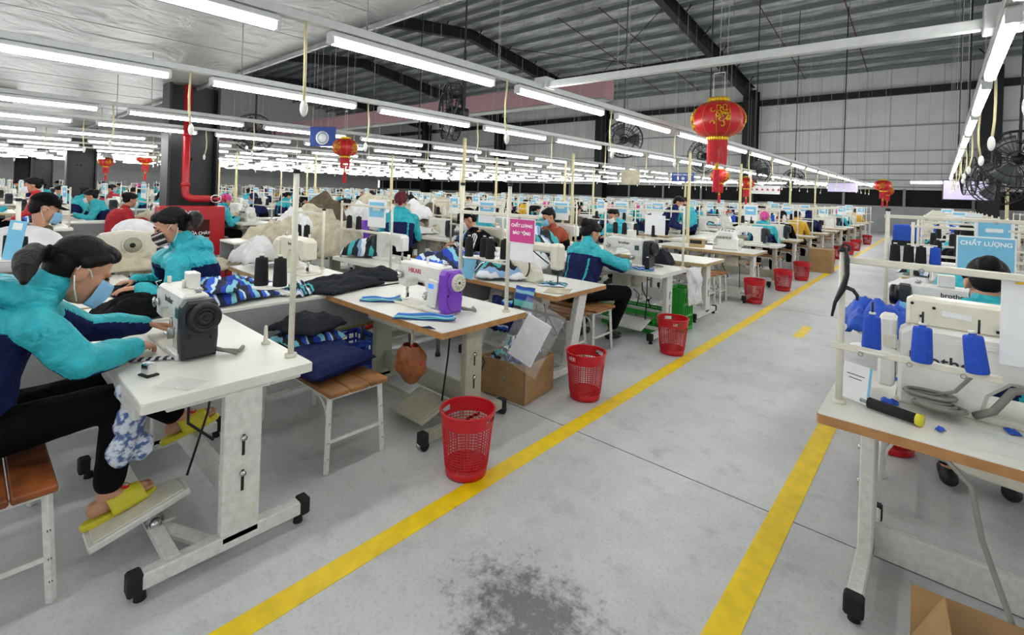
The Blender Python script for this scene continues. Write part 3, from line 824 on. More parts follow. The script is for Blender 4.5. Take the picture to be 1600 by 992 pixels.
def lantern_proto():
    t = thing('red_lantern', 'red lantern', 'lantern')
    b = MB(); n = 12; prof = []
    nu = 48; vs = []; fs = []; nv = 16
    for j in range(nv + 1):
        a = -PI/2 * .8 + PI * .8 * j / nv
        for i in range(nu):
            p = 2 * PI * i / nu
            r = .275 * math.cos(a) ** .7 * (1 - .035 * abs(math.cos(p * n / 2)) ** 6)
            vs.append((r * math.cos(p), r * math.sin(p), .19 * math.sin(a) / math.sin(PI/2 * .8)))
    for j in range(nv):
        for i in range(nu): k = (i + 1) % nu; fs.append((j*nu+i, j*nu+k, (j+1)*nu+k, (j+1)*nu+i))
    b.add(vs, fs, GLOW, True); b.cyl((0, 0, -.18), (0, 0, .18), .1, M['redp'], 16); obj('body', b, t)
    b = MB()
    for i in range(n):
        p = 2 * PI * (i + .5) / n
        b.tube([(.277 * math.cos(a) ** .7 * math.cos(p), .277 * math.cos(a) ** .7 * math.sin(p), .19 * math.sin(a) / .951) for a in np.linspace(-1.2, 1.2, 12)], .003, M['gold'], 4, False)
    obj('rib', b, t)
    b = MB()   # gold painted floral scrolls on four panels
    for q in range(4):
        p0 = PI / 2 * q + .4; rnd = random.Random(q)
        def on(p, z):
            a = math.asin(max(-.95, min(.95, z / .2))); r = .279 * math.cos(a) ** .7; return (r * math.cos(p), r * math.sin(p), z)
        for k in range(18):
            th0 = rnd.uniform(0, 6.28); dp, dz = rnd.uniform(-.32, .32), rnd.uniform(-.1, .11)
            pts = [on(p0 + dp + math.cos(th0 + s * .5) * (.03 + .012 * s), dz + math.sin(th0 + s * .5) * (.008 + .0035 * s)) for s in range(9)]
            b.tube(pts, [.009 - .0007 * s for s in range(9)], M['gold'], 5)
    obj('painted_ornament', b, t)
    for z, h in ((.19, .05), (-.23, .045)):
        b = MB(); b.lathe([(.09, z), (.108, z), (.108, z + h), (.09, z + h)], M['gold'], 24, caps=False)
        for i in range(24):
            p = 2 * PI * i / 24; b.box((.108 * math.cos(p), .108 * math.sin(p), z + h / 2), (.008, .012, h * .7), M['gold'], .002, (0, 0, p))
        obj('gold_collar', b, t)
    b = MB(); rnd = random.Random(3)
    for i in range(54):
        p = 2 * PI * i / 54; l = rnd.uniform(.24, .29); r = .1
        b.tube([(r * math.cos(p), r * math.sin(p), -.22), (r * 1.03 * math.cos(p + .03), r * 1.03 * math.sin(p + .03), -.22 - l * .5), (r * .98 * math.cos(p), r * .98 * math.sin(p), -.22 - l)], [.005, .005, .003], mat('tassel_red', '#cf2a33', .7, var=.08), 4, False)
    obj('fringe', b, t)
    b = MB(); b.cyl((0, 0, -.23), (0, 0, -.52), .003, M['gold'], 5); b.ell((0, 0, -.5), (.022, .022, .03), M['gold'], 10, 8); b.lathe([(.03, -.56), (.035, -.54), (.012, -.52)], M['gold'], 12)
    for i in range(22):
        p = 2 * PI * i / 22; b.tube([(.028 * math.cos(p), .028 * math.sin(p), -.55), (.036 * math.cos(p), .036 * math.sin(p), -.8)], .005, mat('tassel_red', '#cf2a33'), 4, False)
    obj('tassel', b, t)
    b = MB()
    for s in (-1, 1): b.cyl((s * .06, 0, .24), (s * .06, 0, .5), .004, M['cream'], 5)
    b.cyl((0, 0, .5), (0, 0, 6.5), .004, M['steel'], 5); b.bar((-.06, 0, .5), (.06, 0, .5), .008, .008, M['cream']); obj('hanging_string', b, t)
    return t
# ================================================================ PEOPLE
def V(*a): return Vector(a if len(a) == 3 else a[0])
def remesh(mb, voxel, smooth=3, name='skin', wrinkle=0., wfreq=9., seed=0):
    me = mb.mesh('tmp'); o = bpy.data.objects.new('tmp', me); COL.objects.link(o)
    m = o.modifiers.new('r', 'REMESH'); m.mode = 'VOXEL'; m.voxel_size = voxel; m.use_smooth_shade = True
    if smooth:
        s = o.modifiers.new('s', 'SMOOTH'); s.factor = .5; s.iterations = smooth
    dg = bpy.context.evaluated_depsgraph_get(); dg.update()
    ev = o.evaluated_get(dg); out = bpy.data.meshes.new_from_object(ev)
    bpy.data.objects.remove(o); bpy.data.meshes.remove(me)
    out.name = name; out.materials.clear()
    if wrinkle:
        for v in out.vertices:
            p = v.co; n = v.normal
            k = noise.noise(p * wfreq + V(seed, 0, 0)); r = 1 - abs(noise.noise(p * wfreq * .7 + V(0, seed, 5))) * 2.2
            v.co = p + n * wrinkle * (k * .8 + r * .7)
    out.polygons.foreach_set('use_smooth', [True] * len(out.polygons))
    out.update()
    return out
def setmats(me, mats, fn=None):
    for m in mats: me.materials.append(m)
    if fn is not None and len(mats) > 1:
        n = len(me.polygons); c = np.empty(n * 3); me.polygons.foreach_get('center', c); c = c.reshape(n, 3)
        me.polygons.foreach_set('material_index', fn(c).astype(np.int32))
        me.update()
    return me
DM = M['skin']
def cap(b, a, c, ra, rc, n=12):
    a, c = V(a), V(c); d = c - a; L = d.length
    if L < 1e-5: return b.ell(a, (ra,) * 3, DM)
    u = d / L; pts = []; rs = []
    for k in range(4):
        t = PI/2 * (k + .25) / 4.25; pts.append(a - u * ra * math.cos(t)); rs.append(ra * math.sin(t))
    for k in range(3): f = k / 2; pts.append(a.lerp(c, f)); rs.append(ra + (rc - ra) * f)
    for k in range(4):
        t = PI/2 * (k + .9) / 4.25; pts.append(c + u * rc * math.sin(t)); rs.append(max(rc * math.cos(t), .0005))
    return b.tube(pts, rs, DM, n)
def loft(b, secs, n=22):
    """secs: (centre, right, fwd, hw, hd)"""
    vs = []; fs = []
    for (c, r, f, hw, hd) in secs:
        for k in range(n):
            a = 2 * PI * k / n; ca, sa = math.cos(a), math.sin(a)
            e = .8
            vs.append(c + r * hw * math.copysign(abs(ca) ** e, ca) + f * hd * math.copysign(abs(sa) ** e, sa))
    for j in range(len(secs) - 1):
        for k in range(n): l = (k + 1) % n; fs.append((j*n+k, j*n+l, (j+1)*n+l, (j+1)*n+k))
    fs.append(tuple(range(n))[::-1]); fs.append(tuple((len(secs)-1)*n+k for k in range(n)))
    b.add(vs, fs, DM)
def ik(a, c, l1, l2, pole):
    a, c = V(a), V(c); d = c - a; L = min(d.length, (l1 + l2) * .999); u = d.normalized()
    x = (l1*l1 - l2*l2 + L*L) / (2*L); h = math.sqrt(max(l1*l1 - x*x, 0)); p = V(pole); p = (p - u * p.dot(u)).normalized()
    return a + u * x + p * h
def hand(b, w, d, n, s, curl=.5, k=1.):
    """w wrist, d direction, n palm normal (the side the fingers curl to), s thumb side"""
    d = V(d).normalized(); s = V(s); s = (s - d * s.dot(d)).normalized(); n0 = d.cross(s); n = n0 if n0.dot(V(n)) > 0 else -n0
    for i, (off, l) in enumerate(((.028, .07), (.009, .078), (-.010, .072), (-.027, .056))):
        kn = w + d * (.088 - abs(off - .009) * .25) * k + s * off * k
        cap(b, w + d * .008 * k + s * off * .55 * k, kn, .0145 * k, .0115 * k, 8)
        p = kn; a = curl * (.45 + .1 * i); dd = d
        for j, f in enumerate((.45, .32, .26)):
            dd = (d * math.cos(a) + n * math.sin(a) + s * off * 1.5).normalized(); q = p + dd * l * f * k
            cap(b, p, q, (.0092 - .001 * j) * k, (.0084 - .001 * j) * k, 8); p = q; a += curl * .75
    p0 = w + d * .025 * k + s * .022 * k; p1 = p0 + (d * .62 + s * .68 + n * .25) * .042 * k; p2 = p1 + (d * .9 + s * .15 + n * .35) * .034 * k; p3 = p2 + (d * .95 + n * .3) * .022 * k
    cap(b, p0, p1, .014 * k, .011 * k, 8); cap(b, p1, p2, .0105 * k, .009 * k, 8); cap(b, p2, p3, .009 * k, .0075 * k, 8)
def headM(c, look, up=(0, 0, 1)):
    f = V(look).normalized(); r = f.cross(V(up)).normalized(); u = r.cross(f)
    m = Matrix((r, f, u)).transposed().to_4x4(); m.translation = V(c); return m

UNIFORM = 'uniform'
def person(label, J, outfit, hairstyle='ponytail', mask='blue', voxel=.012, group=None, base=None, hi=False, seed=0, shoes=True, name='person', hairmat=None, trousers='blackc'):
    g = {k: (V(v) if isinstance(v, tuple) else v) for k, v in J.items()}
    base = V(base) if base is not None else V(g['hip'].x, g['hip'].y, 0)
    for k, v in list(g.items()):
        if isinstance(v, Vector) and k not in ('look', 'hd_r', 'hd_l', 'toe_r', 'toe_l', 'pole_r', 'pole_l', 'up', 'kp_r', 'kp_l', 'th_r', 'th_l', 'pn_r', 'pn_l'): g[k] = v - base
    t = thing(name, label, 'person', base, 0, group)
    hip, neck, head, look = g['hip'], g['neck'], g['head'], g['look'].normalized()
    shr, shl = g['sh_r'], g['sh_l']; right = (shr - shl).normalized()
    mid = (shr + shl) / 2
    spine = (neck - hip).normalized(); fwd = spine.cross(right); fwd = -fwd if fwd.dot(V(g.get('front', tuple(look)))) < 0 else fwd
    if 'hipdir' in g: hipR = g['hipdir']
    else: hipR = right
    elr = g.get('el_r') or ik(shr, g['wr_r'], .27, .25, g.get('pole_r', V(.5, -.3, -.8)))
    ell_ = g.get('el_l') or ik(shl, g['wr_l'], .27, .25, g.get('pole_l', V(-.5, -.3, -.8)))
    if isinstance(elr, Vector) and 'el_r' in g: elr = g['el_r']
    hr, hl = hip + hipR * .095, hip - hipR * .095
    knr = g.get('kn_r') or ik(hr, g['an_r'], .43, .42, g.get('kp_r', V(0, 1, .6)))
    knl = g.get('kn_l') or ik(hl, g['an_l'], .43, .42, g.get('kp_l', V(0, 1, .6)))
    if 'kn_r' in g: knr = g['kn_r']
    if 'kn_l' in g: knl = g['kn_l']
    bend = g.get('bulge', .06)
    def sp(f):
        p = hip.lerp(neck, f) - fwd * bend * math.sin(PI * f); return p
    def secs(add, lo=0., hi_=1.):
        S_ = [(0, .165, .125), (.2, .158, .118), (.42, .158, .118), (.62, .172, .122), (.8, .172, .108), (.92, .13, .09), (1, .07, .07)]
        return [(sp(f), (hipR.lerp(right, f)).normalized(), fwd, w + add, d + add) for (f, w, d) in S_ if lo <= f <= hi_]
    # ---- body, one continuous skin
    b = MB(); loft(b, secs(-.012)); HM = headM(head, look, tuple(g.get('up', V(0, 0, 1))))
    cap(b, neck - spine * .02, head - HM.to_3x3() @ V(0, .02, .07), .058, .052)
    hs = g.get('hs', 1.)
    def hp(p): return HM @ (V(p) * hs)
    keep = b.M
    b.M = HM @ Matrix.Scale(hs, 4)
    b.ell((0, -.014, .035), (.074, .094, .082), DM, 20, 14); b.ell((0, .03, -.03), (.062, .062, .085), DM, 18, 12)
    b.ell((0, .045, -.078), (.044, .044, .034), DM, 14, 10); b.ell((0, .072, .018), (.05, .022, .016), DM, 12, 8)
    cap(b, (0, .086, .008), (0, .104, -.026), .008, .0125, 10); b.ell((0, .1, -.03), (.017, .012, .01), DM, 10, 8)
    b.ell((0, .083, -.062), (.024, .012, .011), DM, 10, 8)
    for s in (-1, 1):
        b.ell((s * .076, -.012, -.008), (.011, .021, .033), DM, 10, 8); b.ell((s * .04, .058, -.02), (.022, .022, .022), DM, 10, 8)
    b.M = keep
    for (sh, el, wr, hd, th, pn, sd) in ((shr, elr, g['wr_r'], 'hd_r', 'th_r', 'pn_r', 1), (shl, ell_, g['wr_l'], 'hd_l', 'th_l', 'pn_l', -1)):
        cap(b, mid.lerp(sh, .5), sh, .05, .05); cap(b, sh, el, .048, .037); cap(b, el, wr, .038, .026)
        d_ = g.get(hd) or (wr - el); 
        hand(b, wr, d_, g.get(pn, V(0, 0, -1)), g.get(th, -right * sd), g.get('curl', .45))
    for (h_, k_, an, toe) in ((hr, knr, g['an_r'], 'toe_r'), (hl, knl, g['an_l'], 'toe_l')):
        cap(b, h_, k_, .075, .052); cap(b, k_, an, .05, .034)
        td = V(g.get(toe, V(0, 1, -.15))).normalized(); up = V(0, 0, 1)
        cap(b, an - V(0, 0, .035) - td * .035, an - V(0, 0, .045) + td * .12, .034, .026); cap(b, an, an - V(0, 0, .03) + td * .05, .036, .032)
        sd = td.cross(up).normalized()
        for k in range(5): p = an - V(0, 0, .05) + td * .12 + sd * (k - 2) * .015; cap(b, p, p + td * (.045 - .004 * abs(k - 2)), .0105, .008, 8)
    me = remesh(b, voxel * (.5 if hi else .8), 2, 'body')
    setmats(me, [outfit.get('skin', M['skin'])]); obj('body', me, t)
    # ---- jacket
    b = MB(); loft(b, secs(.026, g.get('hem', 0.), .95))
    for (sh, el, wr) in ((shr, elr, g['wr_r']), (shl, ell_, g['wr_l'])):
        cap(b, mid.lerp(sh, .3), sh, .075, .076); cap(b, sh, el, .077, .064)
        e = el.lerp(wr, .93); cap(b, el, el.lerp(wr, .55), .064, .06); cap(b, el.lerp(wr, .5), e, .06, .044)
    hood = outfit.get('hood', True)
    if hood:
        keep = b.M
        cap(b, neck - spine * .03, neck.lerp(head, .36), .088, .078)
        for s in np.linspace(-2.1, 2.1, 13):
            c = neck + spine * (.012 * math.cos(s)) + right * math.sin(s) * .1 - fwd * (math.cos(s) * .085)
            b.ell(c, (.05, .05, .048), DM, 10, 8)
        for s in (-.07, 0, .07): cap(b, neck - fwd * .1 + right * s - spine * .0, neck - fwd * (.13 - abs(s) * .3) + right * s * .6 - spine * (.17 - abs(s)), .055, .04)
    else:
        cap(b, neck - spine * .03, neck + spine * .015, .08, .068)
    me = remesh(b, voxel, 3, 'jacket', voxel * (.6 if not hi else 1.5), 10 if hi else 9, seed)
    cm = outfit['mats']
    def fn(c):
        n = len(c); out = np.zeros(n)
        if outfit['type'] == 'plain': return out
        H, N = np.array(hip), np.array(neck); sv = np.array(spine); L = (N - H).dot(sv)
        st = (c - H).dot(sv) / L
        lat = (c - np.array(mid)).dot(np.array(right))
        segs = [('t', hip, neck), ('t', mid - right * .1, mid + right * .1), ('u', shr, elr), ('f', elr, g['wr_r']), ('u', shl, ell_), ('f', ell_, g['wr_l'])]
        D = []
        for (k, a, e) in segs:
            a, e = np.array(a), np.array(e); d = e - a; tt = np.clip(((c - a) @ d) / (d @ d), 0, 1)
            q = np.linalg.norm(c - (a + tt[:, None] * d), axis=1) - (.13 if k == 't' else .07); D.append(q)
        w = np.argmin(np.array(D), axis=0)
        if outfit['type'] == 'uniform':   # teal yoke, hood and sleeve tops over navy
            out[(w < 2)] = (st[w < 2] < outfit.get('yoke', .74)) * 1
            if outfit.get('piping', True):
                pl = (w < 2) & (st < .74) & (np.abs(np.abs(lat) - .105 - .03 * st) < .009); out[pl] = 0
            for i in (2, 3, 4, 5):
                a, e = np.array(segs[i][1]), np.array(segs[i][2]); d = e - a; u = d / np.linalg.norm(d)
                tt = np.clip(((c - a) @ d) / (d @ d), 0, 1); off = c - (a + tt[:, None] * d)
                out_dir = np.array(right) * (1 if i < 4 else -1) * .7 + np.array([0, 0, 1.]) * .8
                q = (w == i); out[q] = ((off[q] @ out_dir) < outfit.get('sleeve', -.012)) * 1
        elif outfit['type'] == 'split':   # upper colour over lower
            out[(st < outfit.get('yoke', .55))] = 1
            if outfit.get('arms', True): out[(w > 2) & (w != 4)] = 1
        elif outfit['type'] == 'arms':
            out[w > 2] = 1; out[(w == 4)] = 0
            band = (st > .45) & (st < .62) & (w < 2); out[band] = 2
            ua = np.array(shr); 
            for i in (2, 4):
                a, e = np.array(segs[i][1]), np.array(segs[i][2]); d = e - a; tt = ((c - a) @ d) / (d @ d)
                out[(w == i) & (tt > .25) & (tt < .8)] = 2; out[(w == i) & (tt >= .8)] = 1
        elif outfit['type'] == 'stripes':   # three stripes down the sleeve
            for i in (2, 3, 4, 5):
                a, e = np.array(segs[i][1]), np.array(segs[i][2]); d = e - a; tt = np.clip(((c - a) @ d) / (d @ d), 0, 1); off = c - (a + tt[:, None] * d)
                od = np.array(right) * (1 if i < 4 else -1); fd = np.array(fwd); q = (w == i) & (off @ od > .02)
                k = off @ fd; out[q & (np.abs(np.abs(k) - .02) < .006)] = 1; out[q & (np.abs(k) < .006)] = 1
        return out
    setmats(me, [M[x] if isinstance(x, str) else x for x in cm], fn); obj('jacket', me, t)
    # ---- trousers
    b = MB(); loft(b, [(hip - spine * .06, hipR, fwd, .15, .12), (hip, hipR, fwd, .178, .138), (hip + spine * .09, hipR, fwd, .168, .128)])
    for (h_, k_, an) in ((hr, knr, g['an_r']), (hl, knl, g['an_l'])):
        cap(b, h_, k_, .098, .076); cap(b, k_, k_.lerp(an, .85), .076, .056)
    me = remesh(b, voxel * 1.1, 3, 'trousers', voxel * .45, 9, seed + 3); setmats(me, [M[trousers]]); obj('trousers', me, t)
    # ---- hair
    hm = hairmat or M['hair']; b = MB(); b.M = HM @ Matrix.Scale(hs, 4)
    if hairstyle in ('ponytail', 'bun', 'long', 'short', 'cap'):
        b.ell((0, -.024, .05), (.08, .094, .08), DM, 20, 14); b.ell((0, -.06, .005), (.071, .054, .075), DM, 16, 12)
        if hairstyle != 'short' and hairstyle != 'cap':
            b.ell((0, .035, .085), (.06, .055, .036), DM, 14, 10)
            for s in (-1, 1): cap(b, (s * .06, .035, .07), (s * .074, -.02, .03), .02, .022, 8)
        else:
            b.ell((0, .03, .09), (.062, .055, .03), DM, 14, 10)
        b.M = keep if False else b.M
        if hairstyle == 'ponytail':
            ball = (0, -.118, .015); b.ell(ball, (.03, .03, .03), DM, 12, 8)
        if hairstyle == 'bun': b.ell((0, -.115, .05), (.045, .042, .045), DM, 12, 8)
        if hairstyle == 'long':
            for s in (-.05, 0, .05): cap(b, (s, -.07, .0), (s * 1.1, -.085, -.15), .04, .03, 8)
        b.M = Matrix.Identity(4)
        if hairstyle == 'ponytail':
            p0 = hp((0, -.125, .015)); tdir = g.get('tail', -fwd * .5 - V(0, 0, 1))
            tdir = V(tdir).normalized(); bk = HM.to_3x3() @ V(0, -1, 0); pts = [p0, p0 + bk * .03 + tdir * .03, p0 + bk * .035 + tdir * .11, p0 + bk * .02 + tdir * .2, p0 + tdir * .29]
            rs = [.026, .042, .045, .036, .012]
            for i in range(4): cap(b, pts[i], pts[i+1], rs[i], rs[i+1], 10)
        me = remesh(b, voxel * (.6 if hi else .9), 2, 'hair', voxel * .2, 40, seed); setmats(me, [hm]); ho = obj('hair', me, t)
        if hi and hairstyle == 'ponytail':
            q = MB(); q.M = HM @ Matrix.Scale(hs, 4); q.torus((0, -.125, .015), .026, .008, M['creamc' if outfit.get('clip') else 'blackc'], 16, 6, 'Y')
            if outfit.get('clip'): q.box((.03, -.1, .06), (.012, .05, .025), M['chrome'], .004, (.4, .2, 0))
            obj('hair_tie', q, ho)
    if hairstyle in ('cap', 'hoodup', 'scarf'):
        b = MB(); b.M = HM @ Matrix.Scale(hs, 4); cmn = M[outfit.get('cap', 'blackc')]
        if hairstyle == 'cap':
            b.sheet(lambda u, v: ((.086 + .0) * math.cos(2*PI*u) * math.cos(v*PI/2), -.018 + .101 * math.sin(2*PI*u) * math.cos(v*PI/2), .045 + .092 * math.sin(v*PI/2)), 28, 10, cmn, -.004)
            b.sheet(lambda u, v: ((u - .5) * .15 * (1 - .25 * v), .075 + v * .075 - (u - .5) ** 2 * .16, .055 - v * .012 - (u - .5) ** 2 * .06), 12, 6, cmn, .005)
        elif hairstyle == 'hoodup':
            b.ell((0, -.03, .03), (.092, .105, .098), cmn, 18, 12); b.ell((0, -.05, -.08), (.085, .075, .08), cmn, 16, 10)
        else:
            b.ell((0, -.024, .045), (.086, .1, .088), cmn, 18, 12); b.ell((0, -.1, -.02), (.04, .05, .07), cmn, 12, 10)
        obj('cap' if hairstyle == 'cap' else 'head_covering', b, t)
    # ---- mask
    if mask:
        mm = {'blue': M['maskb'], 'white': M['maskw'], 'black': M['blackc'], 'check': mat('mask_check', '#33312f', .8)}[mask]
        if mask == 'check':
            mm = ramp_mat('checked_mask', [(0, '#141414'), (.4, '#e8e2d8'), (.6, '#3a3633'), (.8, '#141414')], 'Y', 2.6, .8, 0, 3.)
        b = MB(); b.M = HM @ Matrix.Scale(hs, 4)
        def mf(u, v):
            a = (u - .5) * 2.3; z = -.014 - v * .09; taper = 1 - .12 * (v - .35) ** 2 * 4
            ru = (.068 + .0) * taper; rv = (.086 + .02 * math.exp(-((u - .5) * 7) ** 2) * (1 - abs(v - .35))) * (1 - .25 * max(0, v - .6))
            return (math.sin(a) * ru, .026 + math.cos(a) * rv, z + .022 * abs(u - .5) * (1 if v < .5 else -.0) - .012 * (1 if v > .5 else 0) * (.5 - abs(u - .5)))
        b.sheet(mf, 24, 10, mm, -.002); mo = obj('face_mask', b, t)
        if hi:
            q = MB(); q.M = HM @ Matrix.Scale(hs, 4)
            for s in (-1, 1):
                q.tube([(s * .07, .03, -.012), (s * .08, .005, .012), (s * .084, -.03, .02), (s * .085, -.034, .0)], .0022, M['maskw'], 5)
                q.tube([(s * .066, .03, -.1), (s * .08, -.005, -.06), (s * .085, -.03, -.02)], .0022, M['maskw'], 5)
            obj('ear_loop', q, mo)
    if hi or True:
        b = MB(); b.M = HM @ Matrix.Scale(hs, 4)
        for s in (-1, 1):
            b.ell((s * .032, .0815, .003), (.0145, .008, .0055), M['black'], 10, 6)
        obj('eye', b, t)
        b = MB(); b.M = HM @ Matrix.Scale(hs, 4)
        for s in (-1, 1): b.tube([(s * .015, .09, .026), (s * .032, .09, .031), (s * .05, .078, .027)], [.003, .0038, .002], hm, 5)
        obj('eyebrow', b, t)
    if shoes:
        sm = M[outfit.get('shoe', 'dark')]
        for (an, toe) in ((g['an_r'], 'toe_r'), (g['an_l'], 'toe_l')):
            b = MB(); td = V(g.get(toe, V(0, 1, -.15))).normalized()
            cap(b, an - V(0, 0, .045) - td * .04, an - V(0, 0, .05) + td * .15, .045, .038); cap(b, an - V(0, 0, .02), an - V(0, 0, .04) + td * .08, .046, .04)
            me = remesh(b, voxel, 2, 'shoe'); setmats(me, [sm]); obj('shoe', me, t)
    return t

UNI = dict(type='uniform', mats=['teal', 'navy'])
def sitting(rz=0, lean=.18, headpitch=-.5, reach=.42, hz=.82, seat=.46, hx=.12, turn=0., legs=.3):
    """joints of a person seated on a stool at the origin, facing +Y"""
    hip = V(0, 0, seat + .11); neck = hip + V(0, lean, .5).normalized() * .49
    look = V(math.sin(turn), math.cos(turn) * math.cos(headpitch), math.sin(headpitch))
    head = neck + V(0, .055 + lean * .12, .15)
    J = dict(hip=hip, neck=neck, head=head, look=look, sh_r=neck + V(.175, .005, -.075), sh_l=neck + V(-.175, .005, -.075),
             wr_r=V(hx, reach, hz), wr_l=V(-hx, reach + .02, hz), an_r=V(.13, legs + .1, .1), an_l=V(-.13, legs + .05, .1),
             hd_r=V(-.3, 1, -.1), hd_l=V(.3, 1, -.1), kp_r=V(.1, .8, .8), kp_l=V(-.1, .8, .8), toe_r=V(.1, 1, -.1), toe_l=V(-.1, 1, -.1), pole_r=V(.5, -.3, -.8), pole_l=V(-.5, -.3, -.8))
    return rotJ(J, rz)
def standing(rz=0, lean=.1, headpitch=-.5, reach=.38, hz=.95):
    hip = V(0, -.02, .9); neck = hip + V(0, lean, .5).normalized() * .5; head = neck + V(0, .06, .15)
    J = dict(hip=hip, neck=neck, head=head, look=V(0, math.cos(headpitch), math.sin(headpitch)), sh_r=neck + V(.175, .005, -.075), sh_l=neck + V(-.175, .005, -.075),
             wr_r=V(.14, reach, hz), wr_l=V(-.14, reach, hz), an_r=V(.1, 0, .08), an_l=V(-.1, .03, .08), hd_r=V(-.3, 1, -.1), hd_l=V(.3, 1, -.1), kp_r=V(0, 1, 0), kp_l=V(0, 1, 0), toe_r=V(.1, 1, -.1), toe_l=V(-.1, 1, -.1), pole_r=V(.5, -.3, -.8), pole_l=V(-.5, -.3, -.8))
    return rotJ(J, rz)
def rotJ(J, rz):
    q = Matrix.Rotation(rz, 3, 'Z'); return {k: (q @ v if isinstance(v, Vector) else v) for k, v in J.items()}
def moveJ(J, d): 
    D = ('look', 'hd_r', 'hd_l', 'toe_r', 'toe_l', 'pole_r', 'pole_l', 'up', 'kp_r', 'kp_l', 'th_r', 'th_l', 'pn_r', 'pn_l', 'tail')
    return {k: (v + V(d) if isinstance(v, Vector) and k not in D else v) for k, v in J.items()}
# ================================================================ NEAR STATIONS
# ---- station 1
T1 = table('white sewing table at lower left with white edges, where the woman in front sews', -3.42, -2.2, .46, 1.12, edge='top', leg='legw', cx=-.0, motor=False, endleg=.56)
# its own treadle sits near the aisle end
for c in list(T1.children):
    if c.name.startswith('pedal'): bpy.data.objects.remove(c)
b = MB(); b.bar((.56, -.2, .09), (-.56, -.2, .09), .05, .035, M['legw'])
b.box((.25, -.25, .16), (.14, .36, .03), M['legw'], .006, (R(15), 0, 0)); b.box((.25, -.254, .178), (.12, .32, .008), M['cream'], .003, (R(15), 0, 0))
b.box((.25, -.17, .1), (.1, .09, .012), M['legw'], .003); b.cyl((.21, -.2, .115), (.29, -.2, .115), .034, M['steel'], 14); b.cyl((.285, -.2, .115), (.32, -.2, .115), .02, M['chrome'], 10)
b.bar((.25, -.2, .085), (.56, -.05, .075), .06, .02, M['legw'])
obj('pedal', b, T1)
b = MB(); b.tube([(.2, -.06, .22), (.1, .05, .45), (.05, .1, .7)], .006, M['dark'], 6); b.tube([(.0, .05, .7), (-.02, .0, .5), (.05, -.02, .4), (.1, .08, .3)], .007, M['cablek'], 6); obj('cable', b, T1)
b = MB(); b.bar((-.61, -.32, .69), (.5, -.32, .69), .02, .05, M['legw']); b.box((-.1, -.12, .62), (.5, .22, .1), M['cream'], .02); b.box((.22, .02, .66), (.3, .2, .06), M['legw'], .01); obj('drawer', b, T1)
machine('white lockstitch machine with charcoal motor end in front of the woman at lower left', (-2.86, .76, .76), 0, 'grey', 'brother', sc=1.0)
sheetcloth('narrow dark white patterned strip hanging down from the machine at lower left', (-2.72, .62, .762), (.05, .2), ramp_mat('check_strip', [(0, '#1a1a1f'), (.5, '#cfcfd2')], 'Y', 6), R(-30), .004, .003, 3, .004, n=8, name='fabric_strip', cat='fabric strip')
b = MB(); b.box((0, 0, .004), (.07, .05, .008), M['dark'], .002); b.box((0, 0, .03), (.055, .035, .045), M['chrome'], .004); b.box((0, 0, .055), (.035, .02, .005), M['paper'], .001)
single('bobbin_case', b, 'small dark metal bobbin box on the near corner of the white table', 'box', (-2.52, .55, .76), R(15))
sheetcloth('crumpled clear plastic film on the white table edge at lower left', (-2.32, .62, .761), (.16, .1), CLEAR, .5, .004, .002, 8, .006, n=10, name='plastic_film', cat='plastic film')
b = MB(); b.lathe([(.02, 0), (.022, .008), (.011, .016), (.009, .085), (.006, .095), (.001, .096)], M['cream'], 14)
single('spool_pin', b, 'cream upright peg on the white table behind the machine', 'peg', (-2.62, 1.07, .76))
stand('tall cream post at the rear corner of the lower left table with two black cones', [(-2.35, 1.08)], .76, 1.66, bars=(), plate=[(-2.56, 1.06, 1.075, .085)])
cone((-2.60, 1.03, 1.075), 'conek', 'left one of two black cones on the near cream post')
cone((-2.52, 1.09, 1.075), 'conek', 'right one of two black cones, next to the near cream post')
stool('dark orange wooden stool at lower left corner under the seated woman', -3.3, -2.44, -.12, .27, wood='seatd')
# ---- P1, the woman in front
P1 = dict(hip=V(-2.86, .04, .57), neck=V(-2.83, .2, 1.1), head=V(-2.84, .36, 1.185), look=V(-.08, .86, -.5), sh_r=V(-2.65, .2, 1.01), sh_l=V(-3.01, .22, 1.01),
          wr_r=V(-2.75, .55, .825), wr_l=V(-3.1, .66, .84), el_r=V(-2.6, .34, .845), el_l=V(-3.16, .42, .85), hd_r=V(-.75, .65, -.12), hd_l=V(.1, .9, -.2),
          th_r=V(-.6, -.6, .25), th_l=V(.9, -.2, .2), kn_r=V(-2.68, .5, .63), an_r=V(-2.63, .44, .25), kn_l=V(-2.98, .53, .6), an_l=V(-2.93, .78, .37),
          toe_r=V(-.05, 1, .22), toe_l=V(.15, .9, .3), pn_r=V(0, .2, -1), front=V(0, 1, 0), tail=V(-.1, -.75, -.75), bulge=.07, curl=.5, hs=1.17)
W1 = person('woman in teal and navy jacket and blue mask leaning over the lower left machine', P1, dict(UNI, shoe='yellow', sleeve=-.012, yoke=.8, piping=False), 'ponytail', 'blue', .0078, hi=True, seed=2, shoes=False, base=(-2.86, .04, 0))
